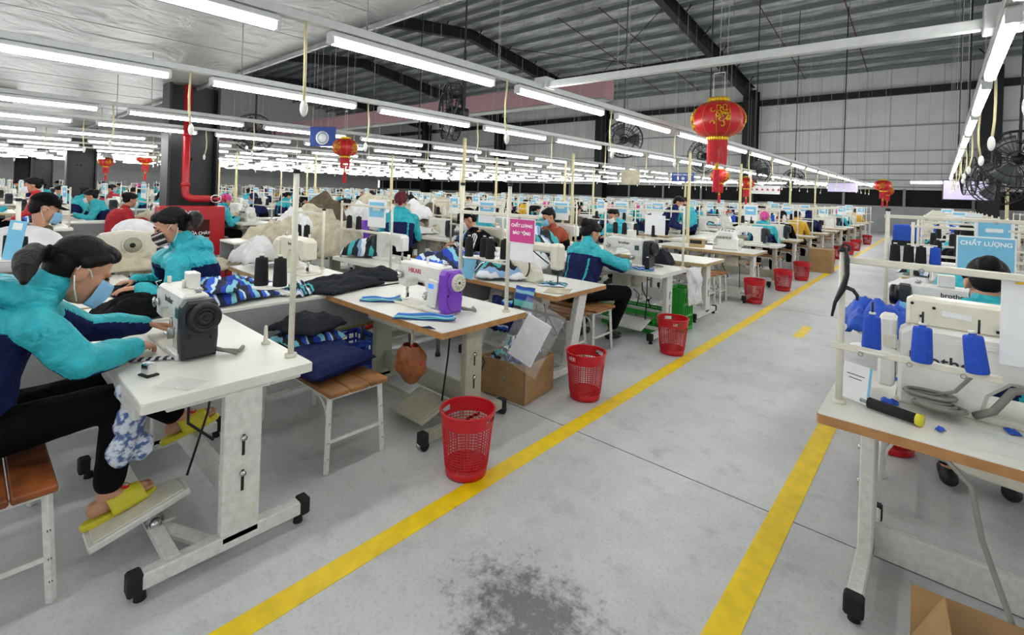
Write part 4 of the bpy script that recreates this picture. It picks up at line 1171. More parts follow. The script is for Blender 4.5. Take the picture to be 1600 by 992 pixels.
for (an, td, lab) in ((P1['an_r'], P1['toe_r'], 'yellow slide sandal pressing the treadle at lower left'), (P1['an_l'], P1['toe_l'], 'yellow slide sandal raised under the lower left table')):
    d = V(td).normalized(); s = d.cross(V(0, 0, 1)).normalized(); n = s.cross(d); m = Matrix((s, d, n)).transposed().to_4x4(); m.translation = an - V(0, 0, .075) + d * .045 - n * .012
    b = MB()
    pl = [(.04 * math.copysign(1, math.cos(a)) * abs(math.cos(a)) ** .7 * (1.08 if math.sin(a) > 0 else .86), .135 * math.copysign(1, math.sin(a)) * abs(math.sin(a)) ** .8) for a in np.linspace(0, 2 * PI, 28, False)]
    b.prism(pl, .03, M['yellow'], 'Z', 0, .008)
    t = thing('slide_sandal', lab, 'sandal', (0, 0, 0)); t.matrix_world = m
    obj('sole', b, t)
    b = MB(); b.sheet(lambda u, v: (math.cos(PI * u) * .051, -.03 + .125 * v - .01 * math.sin(PI*u), .005 + math.sin(PI * u) * (.098 - .036 * v)), 16, 8, M['yellow'], -.006); st = obj('strap', b, t)
    b = MB(); b.cyl((.0, .03, .08), (.0, .036, .09), .02, M['red'], 14); b.cyl((.0, .03, .082), (.0, .037, .0915), .015, M['creamc'], 14); obj('round_badge', b, st)
b = MB()
for (c, r) in (((0, 0, .02), (.05, .05, .08)), ((-.02, .03, .1), (.055, .06, .06)), ((.01, -.03, -.08), (.035, .045, .07)), ((-.01, .045, -.1), (.03, .035, .06)), ((0, 0, .16), (.04, .05, .05))): b.ell(c, r, DM, 14, 10)
pm_ = setmats(remesh(b, .006, 2, 'cloth', .014, 16, 3), [PRINT]); single('cloth', pm_, 'crumpled blue and white printed cloth hanging at the knee of the front woman', 'cloth', (-2.56, .5, .54))
# ---- bench between the rows
GREYP = mat('bench_apron', '#8f9191', .5, var=.05); BR = mat('brass_edge', '#8a7a3a', .5, .2, var=.1)
def bench(label, x, y0, y1, w=.55, group=None):
    t = thing('transfer_bench', label, 'bench', (x, (y0+y1)/2, 0), 0, group); L = y1 - y0
    b = MB(); b.box((0, 0, .745), (w, L - .01, .03), M['top'], .006); obj('bench_top', b, t)
    for s in (-1, 1):
        b = MB(); b.box((s * (w/2 - .012), 0, .6), (.016, L - .02, .26), GREYP, .003); b.box((s * (w/2 - .011), 0, .468), (.022, L - .02, .02), BR, .003); obj('apron', b, t)
    for sx in (-1, 1):
        for yy in (-L/2 + .25, L/2 - .25):
            b = MB(); b.cyl((sx * (w/2 - .06), yy, 0), (sx * (w/2 - .06), yy, .72), .02, M['steel'], 10); b.cyl((sx * (w/2 - .06), yy, 0), (sx * (w/2 - .06), yy, .03), .025, M['rubber'], 10); obj('leg', b, t)
    b = MB()
    for yy in (-L/2 + .25, L/2 - .25): b.cyl((-(w/2 - .06), yy, .2), ((w/2 - .06), yy, .2), .014, M['steel'], 8)
    obj('stretcher', b, t)
    return t
bench('long white bench with grey apron left of the front tables', -3.78, .0, 2.75)
bench('white bench with grey apron carrying dark garments behind the striped cloth table', -3.78, 2.8, 5.2)
sheetcloth('heap of dark garments with blue and teal stripes on the white bench', (-3.83, 1.32, .76), (.5, .62), STRIPE, .2, .09, .02, 4, .05, 6, uvs=(1, 1.6))
sheetcloth('dark striped garment folded on top of the heap on the white bench', (-3.8, 1.15, .85), (.42, .42), STRIPE, -.5, .035, .012, 9, .04, 7)
sheetcloth('black garment lying flat on the white bench near the purple machine', (-3.7, 2.08, .762), (.46, .6), M['charc'], .3, .05, .02, 14, .03, 6)
sheetcloth('black garment lying behind another on the white bench', (-3.85, 2.5, .762), (.4, .48), M['charc'], -.2, .06, .02, 15, .03, 6)
sheetcloth('black bag on the front of the white bench behind the woman', (-3.66, .72, .762), (.36, .34), M['blackc'], .1, .09, .02, 16, .04, 6)
sheetcloth('small pale blue striped offcuts on the white bench beside the black cones', (-3.62, 1.7, .762), (.2, .2), STRIPEW, .6, .06, .01, 17, .05, 7, cat='offcuts', name='fabric_offcut')
# ---- stool 2 with cushion and pile
stool('worn wooden stool with navy cushion between the two nearest tables', -3.4, -2.48, 1.36, 1.74)
def cushion(label, loc, size, m, rz):
    def side(sg):
        def fn(u, v):
            x, y = 2*u-1, 2*v-1; q = max(0, (1 - x**4) * (1 - y**4))
            e = 1 - .09 * (1 - abs(x*y)) * (abs(x)**3 + abs(y)**3) * .8
            return (x * size[0] / 2 * e, y * size[1] / 2 * e, size[2] / 2 * (1 + sg * q ** .55) + .006 * noise.noise((x * 2, y * 2, sg)))
        return fn
    b = MB(); b.sheet(side(1), 26, 26, m); b.sheet(lambda u, v: side(-1)(1-u, v), 26, 26, m)
    return single('cushion', b, label, 'cushion', loc, rz)
cushion('plump navy cushion lying on the worn stool', (-2.86, 1.5, .452), (.5, .46, .13), M['navy'], R(12))
for k, (m, w_, s_) in enumerate(((M['charc'], .4, 21), (STRIPE, .36, 22), (M['charc'], .38, 23))):
    sheetcloth(['charcoal garment at the bottom of the pile on the stool', 'striped garment in the middle of the pile on the stool', 'charcoal garment on top of the pile on the stool'][k], (-3.18, 1.57, .455 + .085 * k), (w_, .36), m, .2 * k, .07, .02, s_, .03, 6)
# ---- station 2: purple machine
T2 = table('white table with tan wood edge and greige casters carrying the purple ended machine', -3.56, -2.15, 1.87, 2.64, edge='wood', leg='leggrey', casters=True, cx=.25, endleg=.52, motor=False)
b = MB(); b.box((.0, -.05, .66), (.6, .4, .09), M['cream'], .02); obj('oil_pan', b, T2)
b = MB()
for k in range(4): b.tube([(.42 + .02 * k, .1, .7), (.46 - .03 * k, .16, .55), (.4 + .03 * k, .2, .4), (.36 + .02 * k, .18, .2), (.3 + .03*k, .16, .12)], .006, M['cablek'], 6)
obj('cable', b, T2)
machine('white lockstitch machine with purple motor end and cream handwheel', (-2.7, 2.19, .76), 0, 'purple', 'HIKARI', 'txtr', sc=1.06)
EDGEZ = ramp_mat('zigzag_edge', [(0, '#2c78c8'), (.55, '#2c78c8'), (.62, '#e4eef4'), (.8, '#2c78c8')], 'Y', 1., .75, 0, 3.)
def strips(label, loc, L, w, rz, seed=0):
    b = MB()
    for k, m in enumerate((mat('strip_navy', '#1d3f7d', .8), mat('strip_teal', '#69c4c4', .8), mat('strip_sky', '#9fd0ec', .8), EDGEZ)):
        def fn(u, v):
            return ((u - .5) * L * (1 - .03 * k), (v - .5) * w * .8 + (k - 1.5) * .012 + .022 * math.sin(u * 3.4 + seed), .004 + .0065 * k + .004 * math.sin(PI * v) + .004 * math.sin(u * 9 + seed + k) + .012 * max(0, u - .85) / .15)
        b.sheet(fn, 30, 8, m, .003, True, (2.5, 1))
    return single('fabric_strip', b, label, 'fabric strip', loc, rz)
strips('folded blue and teal knit strip in front of the purple machine', (-2.45, 1.98, .762), .4, .075, R(38))
strips('folded pale blue knit strip left of the purple machine needle', (-3.06, 2.06, .762), .3, .06, R(52), 2)
b = MB(); b.prism([(-.05, -.02), (.05, 0), (-.02, .03)], .003, M['navy'], 'Z', 0); single('fabric_scrap', b, 'tiny navy scrap hanging over the tan edged table corner', 'fabric scrap', (-2.28, 1.875, .763), .2)
stand('cream post with crossbar holding the pink sign behind the purple machine', [(-2.24, 2.52), (-2.72, 2.52)], .76, 1.64, bars=[((-2.75, 2.52, 1.43), (-1.98, 2.52, 1.43))], plate=[(-2.6, 2.55, 1.1, .09), (-2.42, 2.6, 1.1, .09)])
for k, (x, y) in enumerate(((-2.64, 2.53), (-2.55, 2.6), (-2.45, 2.56), (-2.38, 2.64))):
    cone((x, y, 1.1), 'conek', ['first', 'second', 'third', 'fourth'][k] + ' of four black cones from the left on the stand with the pink sign')
sign('pink hanging quality sign with white lettering', (-2.115, 2.515, 1.33), .23, .17, 'pink', (('CHẤT LƯỢNG', .035, .029), ('BÁO ĐỘNG', -.015, .029)), 0, back='paper')
b = MB(); b.box((0, 0, 0), (.2, .004, .12), M['paper'], .001); single('paper_sheet', b, 'white paper below the pink sign', 'paper', (-2.12, 2.522, 1.185))
b = MB(); b.box((0, 0, 0), (.13, .012, .18), M['cyan'], .004); single('blue_card', b, 'blue card standing beside the cones behind the purple machine', 'card', (-2.74, 2.62, 1.0), .3, rot=(R(-8), R(8), R(10)))
b = MB(); b.bar((0, 0, 0), (0, .0, -.1), .012, .004, M['steel']); single('card_clip', b, 'steel clip holding the blue card to the stand', 'clip', (-2.74, 2.57, 1.1)) 
# brown bag hung under table 2
def bagfn(u, v):
    a = 2 * PI * u; r = .02 + .095 * math.sin(PI * min(1, .12 + v * .86)) ** .8; n = noise.noise((math.cos(a) * 2, math.sin(a) * 2, v * 4)) * .018
    return ((r + n) * math.cos(a), (r * .7 + n) * math.sin(a), -.24 * v)
b = MB(); b.sheet(bagfn, 28, 16, mat('brown_leather', '#8a4d22', .5, var=.15, bump=.3, bscale=20)); bag = thing('hanging_bag', 'brown drawstring bag hanging under the tan edged table', 'bag', (-2.5, 1.92, .6))
obj('pouch', b, bag); b = MB(); b.tube([(0, 0, -.02), (.006, 0, .05), (-.01, 0, .14)], .009, M['creamc'], 6); b.tube([(0, 0, 0), (.04, 0, -.04), (.11, 0, -.1)], .012, M['redp'], 6); obj('strap', b, bag)
b = MB(); b.tube([(0, 0, 0), (.0, .01, -.15), (.004, 0, -.4)], .006, M['blackc'], 6); single('hanging_strap', b, 'thin black strap hanging from the far corner of the tan edged table', 'strap', (-3.55, 1.86, .745))
BK = basket_proto(); BK.location = (-1.98, 1.93, 0); BK.name = 'waste_basket'; BK['label'] = 'nearest red basket beside the tan edged table on the yellow line'
def bas(x, y, lab, g=None, sc=None, rz=0): return dup(BK, (x, y, 0), rz, lab, g, sc)
bas(-2.06, 3.28, 'second red basket from the front, beside the slanted white leg', rz=1)
bas(-2.02, 4.84, 'third red basket from the front, below the seated woman\'s white table', rz=2)
bas(-2.12, 8.12, 'fourth red basket from the front, under the table with the overlock', rz=.4)
bas(-2.05, 9.62, 'fifth red basket from the front, beside a rounded white table', rz=.7)
# carton with scraps and bagged panel
def carton(name, label, loc, w, d, h, rz=0, flaps=()):
    t = thing(name, label, 'box', loc, rz); k = .006; cm = M['card']
    b = MB(); b.box((0, 0, k/2), (w, d, k), cm, .001)
    for s in (-1, 1): b.box((s * (w/2 - k/2), 0, h/2), (k, d, h), cm, .001); b.box((0, s * (d/2 - k/2), h/2), (w, k, h), cm, .001)
    b.box((.02, -d/2 - .001, h * .55), (.02, .002, .05), M['steel'], .0005)
    obj('box_body', b, t)
    for (side, ang, ln) in flaps:
        b = MB(); a = R(ang)
        if side in '+-':
            s = 1 if side == '+' else -1; b.bar((s * w/2, 0, h), (s * (w/2 + math.sin(a) * ln), 0, h + math.cos(a) * ln), d, k, cm)
        else:
            s = 1 if side == 'b' else -1; p, q = V(0, s * d/2, h), V(0, s * (d/2 + math.sin(a) * ln), h + math.cos(a) * ln); b.prism([(p.y, p.z), (q.y, q.z), (q.y, q.z + k), (p.y, p.z + k)], w, cm, 'X', 0)
        obj('flap', b, t)
    return t
carton('cardboard_box', 'open cardboard box of striped scraps under the tables near the slanted leg', (-2.52, 3.0, 0), .42, .42, .29, R(6))
for k in range(4): sheetcloth('striped offcuts heaped in the open cardboard box', (-2.6 + .12 * (k % 2), 2.93 + .12 * (k // 2), .2 + .03 * k), (.2, .2), STRIPE if k % 2 else STRIPEW, k, .1, .01, 40 + k, .05, 6, cat='offcuts', name='fabric_offcut', group='offcuts in the cardboard box', droop=.0)
b = MB(); b.box((0, 0, .2), (.2, .03, .34), M['paper'], .004); bp = thing('bagged_panel', 'white panel in a clear bag leaning on the cardboard box', 'panel', (-2.36, 2.8, .3)); bp.rotation_euler = (R(-12), R(24), R(20))
obj('panel', b, bp); b = MB(); b.sheet(lambda u, v: ((u - .5) * .34, -.02 + .012 * noise.noise((u * 4, v * 4, 0)), -.02 + v * .5), 14, 18, CLEAR, .002); obj('clear_bag', b, bp)
# ---- station 3: old cylinder machine seen from behind
table('white table with brown wood edge on a slanted white leg', -3.5, -2.3, 3.2, 3.98, edge='wood', style='A', cx=.0, motor=True, endleg=.5)
t = thing('cylinder_arm_machine', 'old cream machine with round guard on the slanted leg table', 'sewing machine', (-2.86, 3.55, .76))
b = MB(); b.prism([(-.16, .0), (.1, .0), (.12, .03), (.1, .1), (.05, .14), (-.02, .16), (-.1, .16), (-.17, .1)], .12, M['cream'], 'Y', 0, .012); b.box((.06, 0, .33), (.44, .09, .08), M['cream'], .02); b.box((-.12, 0, .23), (.09, .1, .24), M['cream'], .02); obj('body', b, t)
b = MB(); b.cyl((-.1, -.09, .15), (-.1, -.06, .15), .14, M['cream'], 30); b.torus((-.1, -.075, .15), .14, .008, M['dark'], 32, 6, 'Y'); obj('round_guard', b, t)
b = MB(); b.box((.3, 0, .26), (.11, .11, .24), M['cream'], .025); b.box((.3, 0, .13), (.08, .08, .05), M['dark'], .01); b.cyl((.31, 0, .14), (.31, 0, .005), .006, M['dark'], 8); b.box((.31, 0, .008), (.04, .06, .012), M['dark'], .003); obj('sewing_head', b, t)
b = MB(); b.tube([(-.22, -.08, .02), (-.24, -.1, .1), (-.18, -.12, .14), (-.12, -.1, .08)], .02, M['dark'], 8); b.tube([(-.05, -.07, .27), (.08, -.08, .3), (.18, -.07, .24), (.25, -.06, .2)], .006, M['dark'], 6); obj('thread_guide', b, t)
sheetcloth('cream paper pattern sheet on the near corner of the slanted leg table', (-2.42, 3.38, .761), (.2, .24), M['creamc'], .4, .006, .003, 50, .006, name='paper_sheet', cat='paper')
sheetcloth('blue white folded cloth under the old cream machine', (-2.6, 3.55, .762), (.24, .16), STRIPEW, .5, .02, .006, 51, .012)
sheetcloth('zigzag knit piece draped over the front edge of the slanted leg table', (-2.62, 3.17, .66), (.2, .26), ZIG, 0, .01, .006, 52, .006, 3, rot=(R(80), 0, 0), cat='knit piece', name='knit_piece')
sheetcloth('striped garments heaped left of the old cream machine', (-3.2, 3.5, .765), (.5, .55), STRIPEW, .8, .12, .03, 53, .07, 6)
sheetcloth('dark striped garments on the bench behind the purple machine', (-3.78, 3.35, .765), (.5, .9), STRIPE, .1, .13, .03, 54, .07, 6)
sheetcloth('dark heap of striped jackets beside the man in the rust jacket', (-3.75, 4.7, .765), (.5, .8), STRIPEW, .1, .26, .04, 55, .1, 6)
sheetcloth('white plastic bag on the table behind the old cream machine', (-3.25, 4.05, .78), (.3, .3), M['whitec'], .4, .16, .01, 56, .08, 5, cat='bag', name='plastic_bag')
for k in range(3): sheetcloth('navy striped bundle hung below the slanted leg table', (-2.95 + .12 * k, 3.22, .5), (.14, .3), M['navy'] if k != 1 else STRIPE, 0, .05, .02, 57 + k, .03, 5, rot=(R(80), 0, 0), group='bundles below the slanted leg table')
# ---- station 4: woman from behind
stool('front one of two wooden stools beside the white table of the seated woman', -3.42, -2.52, 3.72, 4.06)
stool('rear one of two wooden stools, carrying the woman in the teal hood', -3.42, -2.5, 4.14, 4.52)
table('white table with white edges where the woman in the teal hood sews', -3.42, -2.2, 4.93, 5.7, edge='top', endleg=.5)
machine('white lockstitch machine with charcoal motor end in front of the teal hooded woman', (-2.78, 5.28, .76), 0, 'grey', 'brother', sc=1.12)
P5 = sitting(0, .2, -.55, .6, .84, .45, .14, .25); P5['pole_r'] = V(.9, -.2, -.5)
P5 = moveJ(P5, (-2.86, 4.3, 0)); P5['look'] = V(.25, .8, -.55); P5['hs'] = 1.14
P5['wr_r'] = V(-2.6, 4.92, .84); P5['front'] = V(0, 1, 0); P5['an_r'] = V(-2.68, 4.75, .1); P5['kn_r'] = V(-2.58, 4.86, .52)
person('woman seen from behind in navy jacket with teal hood on the wooden stool', P5, dict(UNI, yoke=.8, sleeve=-.005), 'bun', None, .011, hi=True, seed=5)
stand('cream thread stand at the corner of the teal hooded woman\'s table', [(-2.25, 5.62), (-3.3, 5.62)], .76, 1.5, bars=[((-3.3, 5.62, 1.42), (-2.25, 5.62, 1.42)), ((-3.3, 5.62, 1.08), (-2.25, 5.62, 1.08))])
for k, x in enumerate((-3.15, -3.02, -2.86, -2.62)): cone((x, 5.62, 1.095), 'conek', ['first', 'second', 'third', 'fourth'][k] + ' black cone from the left on the stand at the teal hooded woman\'s table')
cone((-2.42, 5.05, .76), 'conek', 'black cone standing on the near corner of the teal hooded woman\'s table', r=.025)
b = MB(); b.box((0, 0, 0), (.26, .005, .24), M['paper'], .001); single('paper_sheet', b, 'white paper hung on the stand at the teal hooded woman\'s table', 'paper', (-2.6, 5.6, 1.24))
sheetcloth('small dark striped pieces at the foot of the machine of the teal hooded woman', (-2.5, 5.08, .762), (.26, .18), STRIPE, .3, .02, .006, 61, .015)
sheetcloth('dark bag behind the machine of the teal hooded woman', (-2.72, 5.86, .72), (.5, .3), M['charc'], .1, .17, .02, 62, .05, 5, cat='bag', name='cloth_bag')
def crate(label, loc, w, d, h, m, rz=0):
    t = thing('plastic_crate', label, 'crate', loc, rz); b = MB()
    b.box((0, 0, .01), (w, d, .02), m, .004)
    for s in (-1, 1):
        for (L, ax) in ((w, 0), (d, 1)):
            o = (d if ax == 0 else w) / 2
            for z in np.linspace(.03, h - .03, 4):
                c = (0, s * o, z) if ax == 0 else (s * o, 0, z); b.box(c, (L, .008, .025) if ax == 0 else (.008, L, .025), m, .002)
            for q in np.linspace(-L/2 + .02, L/2 - .02, 7 if ax == 0 else 5):
                c = (q, s * o, h/2) if ax == 0 else (s * o, q, h/2); b.box(c, (.016, .012, h) if ax == 0 else (.012, .016, h), m, .002)
    obj('crate_body', b, t); b = MB()
    for s in (-1, 1): b.box((0, s * d/2, h), (w + .02, .022, .022), m, .004); b.box((s * w/2, 0, h), (.022, d + .02, .022), m, .004)
    obj('rim', b, t); return t
crate('green plastic crate on the floor under the teal hooded woman\'s table', (-2.78, 5.5, .0), .7, .36, .24, M['green'])
crate('green plastic crate standing on end beside the white leg', (-2.33, 5.78, 0), .2, .3, .5, M['green'])
sheetcloth('white plastic bag hanging from the corner of the teal hooded woman\'s table', (-2.15, 5.72, .55), (.24, .42), M['whitec'], 0, .03, .004, 63, .05, 5, cat='bag', name='plastic_bag', rot=(R(85), 0, R(70)))
# ---- station 5, 6
table('bare white topped table with brown edge next to two stools mid aisle', -3.4, -2.2, 6.2, 6.95, edge='woodl', pedal=False, motor=False)
stool('wooden stool beside the bare white topped table', -3.3, -2.5, 7.28, 7.6)
stool('second wooden stool past the bare white topped table', -3.3, -2.45, 7.66, 7.96)
table('long pale topped table with overlock machine mid aisle', -3.7, -2.1, 7.95, 8.75, edge='woodl', cx=.4)
def overlock(label, loc, rz=0, group=None):
    t = thing('overlock_machine', label, 'sewing machine', loc, rz, group)
    b = MB(); b.prism([(-.2, 0), (.2, 0), (.2, .17), (.14, .2), (.12, .29), (-.13, .3), (-.16, .2), (-.2, .15)], .2, M['white'], 'Y', 0, .02); b.box((-.2, -.04, .09), (.16, .2, .02), M['white'], .006); obj('body', b, t)
    b = MB(); b.cyl((.2, 0, .13), (.24, 0, .13), .065, M['cream'], 20); obj('handwheel', b, t)
    b = MB()
    for k in range(5): b.cyl((-.12 + .055 * k, -.06, .29), (-.12 + .055 * k, -.06, .34), .016, M['chrome'], 10); b.cyl((-.12 + .05 * k, -.1, .2), (-.12 + .05 * k, -.13, .2), .018, M['steel'], 12)
    obj('dial', b, t); b = MB(); b.box((-.15, -.1, .12), (.03, .05, .1), M['chrome'], .005); b.cyl((-.15, -.1, .2), (-.15, -.1, .08), .006, M['chrome'], 8); obj('needle_bar', b, t)
    return t
overlock('white overlock machine with row of thread dials on the long pale table', (-2.6, 8.3, .76))
OV = bpy.data.objects['overlock_machine']
b = MB(); b.box((0, 0, .07), (.22, .16, .14), M['woodl'], .004); b.box((0, -.081, .09), (.19, .002, .06), M['dark'], .001); single('small_box', b, 'small open wooden box left of the overlock', 'box', (-3.05, 8.2, .76), .1)
b = MB(); b.box((0, 0, .26), (.45, .5, .52), M['card'], .006); b.box((0, 0, .521), (.45, .04, .002), M['creamc'], .0005); single('cardboard_box', b, 'closed brown carton standing at the aisle edge by the far baskets', 'box', (-2.0, 13.0, 0), .05)
# ---- column fittings
pt = thing('fire_pipe', 'red fire pipe running down the black hall column', 'pipe', (-8.98, 2.36, 0))
b = MB(); b.tube([(0, 0, 3.1), (0, 0, 1.42), (.01, .01, 1.36), (.05, .05, 1.32), (.1, .1, 1.31), (.1, .32, 1.31)], .055, M['redp'], 16); obj('pipe', b, pt)
for z in (2.3, 1.5):
    b = MB(); b.cyl((0, 0, z), (0, 0, z + .06), .066, M['redp'], 16); obj('coupling', b, pt)
b = MB(); b.torus((.12, .4, 1.31), .075, .013, M['chrome'], 24, 8, 'X', (1, .8)); b.cyl((.1, .3, 1.31), (.1, .55, 1.31), .02, M['redp'], 10); b.cyl((.1, .55, 1.25), (.1, .55, 1.37), .012, M['redp'], 8); obj('valve', b, pt)
ft = thing('fire_hose_cabinet', 'red fire hose cabinet with glass window on the hall column', 'cabinet', (-8.86, 2.44, 0))
b = MB(); b.box((-.09, 0, .79), (.28, .9, .8), M['redp'], .01); obj('cabinet_body', b, ft)
dr = MB(); dr.box((.06, 0, .79), (.02, .88, .78), M['redp'], .006); d_ = obj('door', dr, ft)
b = MB(); b.box((.071, -.02, .74), (.004, .48, .48), mat('dark_glass', '#3a0d12', .08, var=0), .03); obj('window_pane', b, d_)
b = MB(); b.box((.0735, .02, .6), (.002, .4, .2), mat('hose_white', '#b9bab4', .7, var=.1), .03); obj('hose', b, d_)
b = MB(); b.box((.074, .0, 1.1), (.004, .14, .05), M['chrome'], .004); obj('nameplate', b, d_)
text('lettering', 'HỘP CHỮA CHÁY', .062, M['txtw'], d_, (.0755, -.02, .765), (PI/2, 0, PI/2), .0004, bold=.001)
text('lettering', 'PCCC', .03, M['txt'], d_, (.077, 0, 1.1), (PI/2, 0, PI/2), .0004)
for k, (y, lab) in enumerate(((2.44, 'left one of two red fire extinguishers below the fire cabinet'), (2.78, 'right one of two red fire extinguishers below the fire cabinet'))):
    t = thing('fire_extinguisher', lab, 'fire extinguisher', (-8.35, y, 0), k)
    b = MB(); b.lathe([(.08, 0), (.09, .01), (.09, .28), (.075, .34), (.03, .38), (.025, .41)], M['redp'], 20); obj('cylinder', b, t)
    b = MB(); b.box((0, 0, .43), (.03, .1, .03), M['dark'], .006); b.bar((0, -.04, .45), (0, .08, .47), .02, .012, M['dark']); obj('valve_handle', b, t)
    b = MB(); b.tube([(0, -.04, .43), (.03, -.12, .38), (.02, -.12, .15)], .012, M['rubber'], 6); obj('hose', b, t)
    b = MB(); b.box((.091, 0, .2), (.002, .08, .1), M['paper'], .0005, (0, 0, .0)); obj('label_plate', b, t)
# ================================================================ RIGHT SIDE STATIONS
table('white table with brown wood edge at lower right corner of the aisle', -.35, 1.05, 2.27, 3.05, edge='wood', leg='legw', pedal=False, cx=.05, motor=False, endleg=.56, barz=.11)
b = MB(); b.prism([(-.1, .72), (.62, .72), (.62, .54), (.1, .58), (-.1, .66)], .34, M['cream'], 'Y', 2.72, .01)
b.cyl((.42, 2.6, .46), (.42, 2.85, .46), .08, M['rubber'], 20); single('motor_housing', b, 'cream slanted motor housing with black pulley under the lower right table', 'motor')
b = MB(); b.tube([(-.1, 2.31, .72), (.04, 2.28, .715), (.1, 2.26, .66), (.13, 2.25, .5), (.2, 2.2, .3), (.17, 2.15, .22)], .009, M['cable'], 8); single('power_cable', b, 'grey cable hanging from the edge of the lower right table', 'cable')
carton('cardboard_box', 'open cardboard box with raised flap under the lower right table', (.2, 1.98, 0), .46, .34, .15, R(4), flaps=(('-', -25, .2), ('f', 35, .1), ('b', 10, .16)))
mt = thing('double_needle_machine', 'white machine seen from behind with cream box on top at right', 'sewing machine', (.12, 2.72, .76))
b = MB(); b.prism([(-.24, 0), (.02, 0), (.04, .1), (.1, .16), (.6, .14), (.62, .1), (.7, .1), (.72, .3), (.1, .33), (-.2, .33), (-.24, .3)], .15, M['white'], 'Y', 0, .014)
b.box((.2, .03, .012), (.9, .2, .024), M['cream'], .004); obj('body', b, mt)
b = MB(); b.prism([(-.22, .325), (.12, .325), (.12, .43), (.1, .445), (-.2, .445), (-.22, .43)], .1, M['ivory'], 'Y', 0.02, .012)
for (x, z) in ((-.2, .42), (.1, .42), (-.17, .37), (.06, .35), (-.13, .41), (.09, .345)): b.cyl((x, -.03, z), (x, -.036, z), .006, M['dark'], 8)
b.box((-.06, -.0315, .39), (.09, .003, .022), M['paper'], .0005, (0, R(3), 0)); obj('motor_box', b, mt)
b = MB(); b.box((.13, -.078, .27), (.1, .006, .05), M['cream'], .003); b.box((.22, -.076, .25), (.07, .01, .07), M['white'], .004); b.box((.29, -.076, .25), (.03, .012, .07), M['steel'], .003); b.cyl((.3, -.08, .27), (.3, -.09, .27), .01, M['dark'], 8)
b.box((-.0, -.077, .29), (.12, .006, .02), M['white'], .002); obj('rear_cover', b, mt)
b = MB(); b.box((-.28, 0, .2), (.06, .13, .3), M['white'], .012); b.box((-.27, -.068, .25), (.05, .012, .06), M['cream'], .004); obj('end_cover', b, mt)
text('lettering', 'brother', .07, M['txt'], mt, (-.095, -.0775, .2), (PI/2, 0, 0), .0006, bold=.001)
b = MB(); b.tube([(.0, -.08, .02), (.05, -.1, .06), (.1, -.1, .15), (.18, -.1, .18), (.28, -.09, .17)], .014, M['cable'], 8)
b.tube([(.25, -.09, .19), (.4, -.1, .14), (.6, -.1, .1)], .008, M['cable'], 8)
for k in range(9): 
    a = k * .7; b.torus((-.12 + .02 * math.sin(a), -.13 + .02 * math.cos(a * 1.3), .03 + .006 * k), .055 + .01 * math.sin(k), .0075, M['cable'], 20, 6, 'Z', (1.2, .7))
b.tube([(-.12, -.13, .08), (-.06, -.16, .12), (.0, -.18, .22), (.02, -.17, .26)], .007, M['cable'], 6); obj('cable_bundle', b, mt)
stand('cream thread stand at the left edge of the lower right table', [(-.3, 2.45)], .76, 1.4, bars=[((-.31, 2.45, 1.36), (1.0, 2.45, 1.345)), ((-.33, 2.44, 1.0), (.18, 2.44, .99))], plate=[(-.19, 2.5, 1.0, .085)], r=.013)
cone((-.2, 2.5, 1.0), 'blue', 'leftmost of three blue cones on the right-hand stand, standing on the plate', h=.13)
cone((-.04, 2.44, 1.0), 'blue', 'middle one of three blue cones on the right-hand stand', h=.13)
cone((.115, 2.44, 1.0), 'blue', 'rightmost of three blue cones on the right-hand stand, tilted', h=.13, rot=(0, R(-7), 0))
for x in (-.04, .115, -.2):
    b = MB(); b.cyl((x, 2.44 if x > -.1 else 2.5, 1.14), (x, 2.44 if x > -.1 else 2.5, 1.19), .004, M['dark'], 6)
    single('cone_spindle', b, 'thin dark spindle sticking out of a blue cone', 'spindle', group='spindles of the blue cones')
b = MB(); b.box((0, 0, 0), (.32, .006, .32), M['paper'], .001); b.box((-.1, -.004, .14), (.05, .002, .02), M['gold'], .0005); single('white_board', b, 'white panel hung from the crossbar at the right edge', 'panel', (.33, 2.47, 1.2))
b = MB(); b.box((0, 0, .0), (.12, .004, .15), M['paper'], .001); b.box((-.056, -.003, .0), (.006, .003, .15), M['cyan'], .0005); b.box((.056, -.003, 0), (.008, .003, .15), M['cyan'], .0005); b.box((0, -.003, .03), (.07, .001, .003), M['txt'], 0.0002); b.box((0, -.003, .015), (.05, .001, .003), M['txt'], 0.0002)
single('instruction_card', b, 'blue edged paper card standing by the post of the lower right table', 'card', (-.25, 2.5, .845), rot=(R(-8), 0, R(-25)))
b = MB(); b.tube([(0, 0, 0), (.16, -.02, .0)], [.022, .02], M['rubber'], 12); b.tube([(.16, -.02, 0), (.178, -.022, 0)], .023, M['yellow'], 12); b.tube([(-.03, .004, 0), (0, 0, 0)], .008, M['steel'], 8)
single('screwdriver', b, 'black handled tool with yellow end on the lower right table', 'tool', (-.2, 2.47, .785), R(-12))
b = MB(); b.tube([(0, 0, .02), (.05, .02, .03), (.1, -.02, .02), (.06, -.04, .02), (.02, -.01, .015), (.12, .03, .015)], .006, M['chrome'], 6); b.torus((.02, 0, .01), .018, .004, M['dark'], 14, 6); b.torus((.03, -.04, .01), .018, .004, M['dark'], 14, 6)
single('scissors', b, 'metal snips lying on the lower right table', 'scissors', (.3, 2.48, .762), .2)
for k, (x, y, s_) in enumerate(((-.14, 2.6, .06), (.02, 2.42, .03), (.22, 2.6, .05), (.42, 2.5, .12), (-.1, 2.98, .1))):
    sheetcloth('small blue cloth scrap lying on the lower right table', (x, y, .762), (s_, s_ * .7), M['blueb'], k, .01, .003, 70 + k, .01, 5, n=8, cat='fabric scrap', name='fabric_scrap', group='blue scraps on the lower right table')
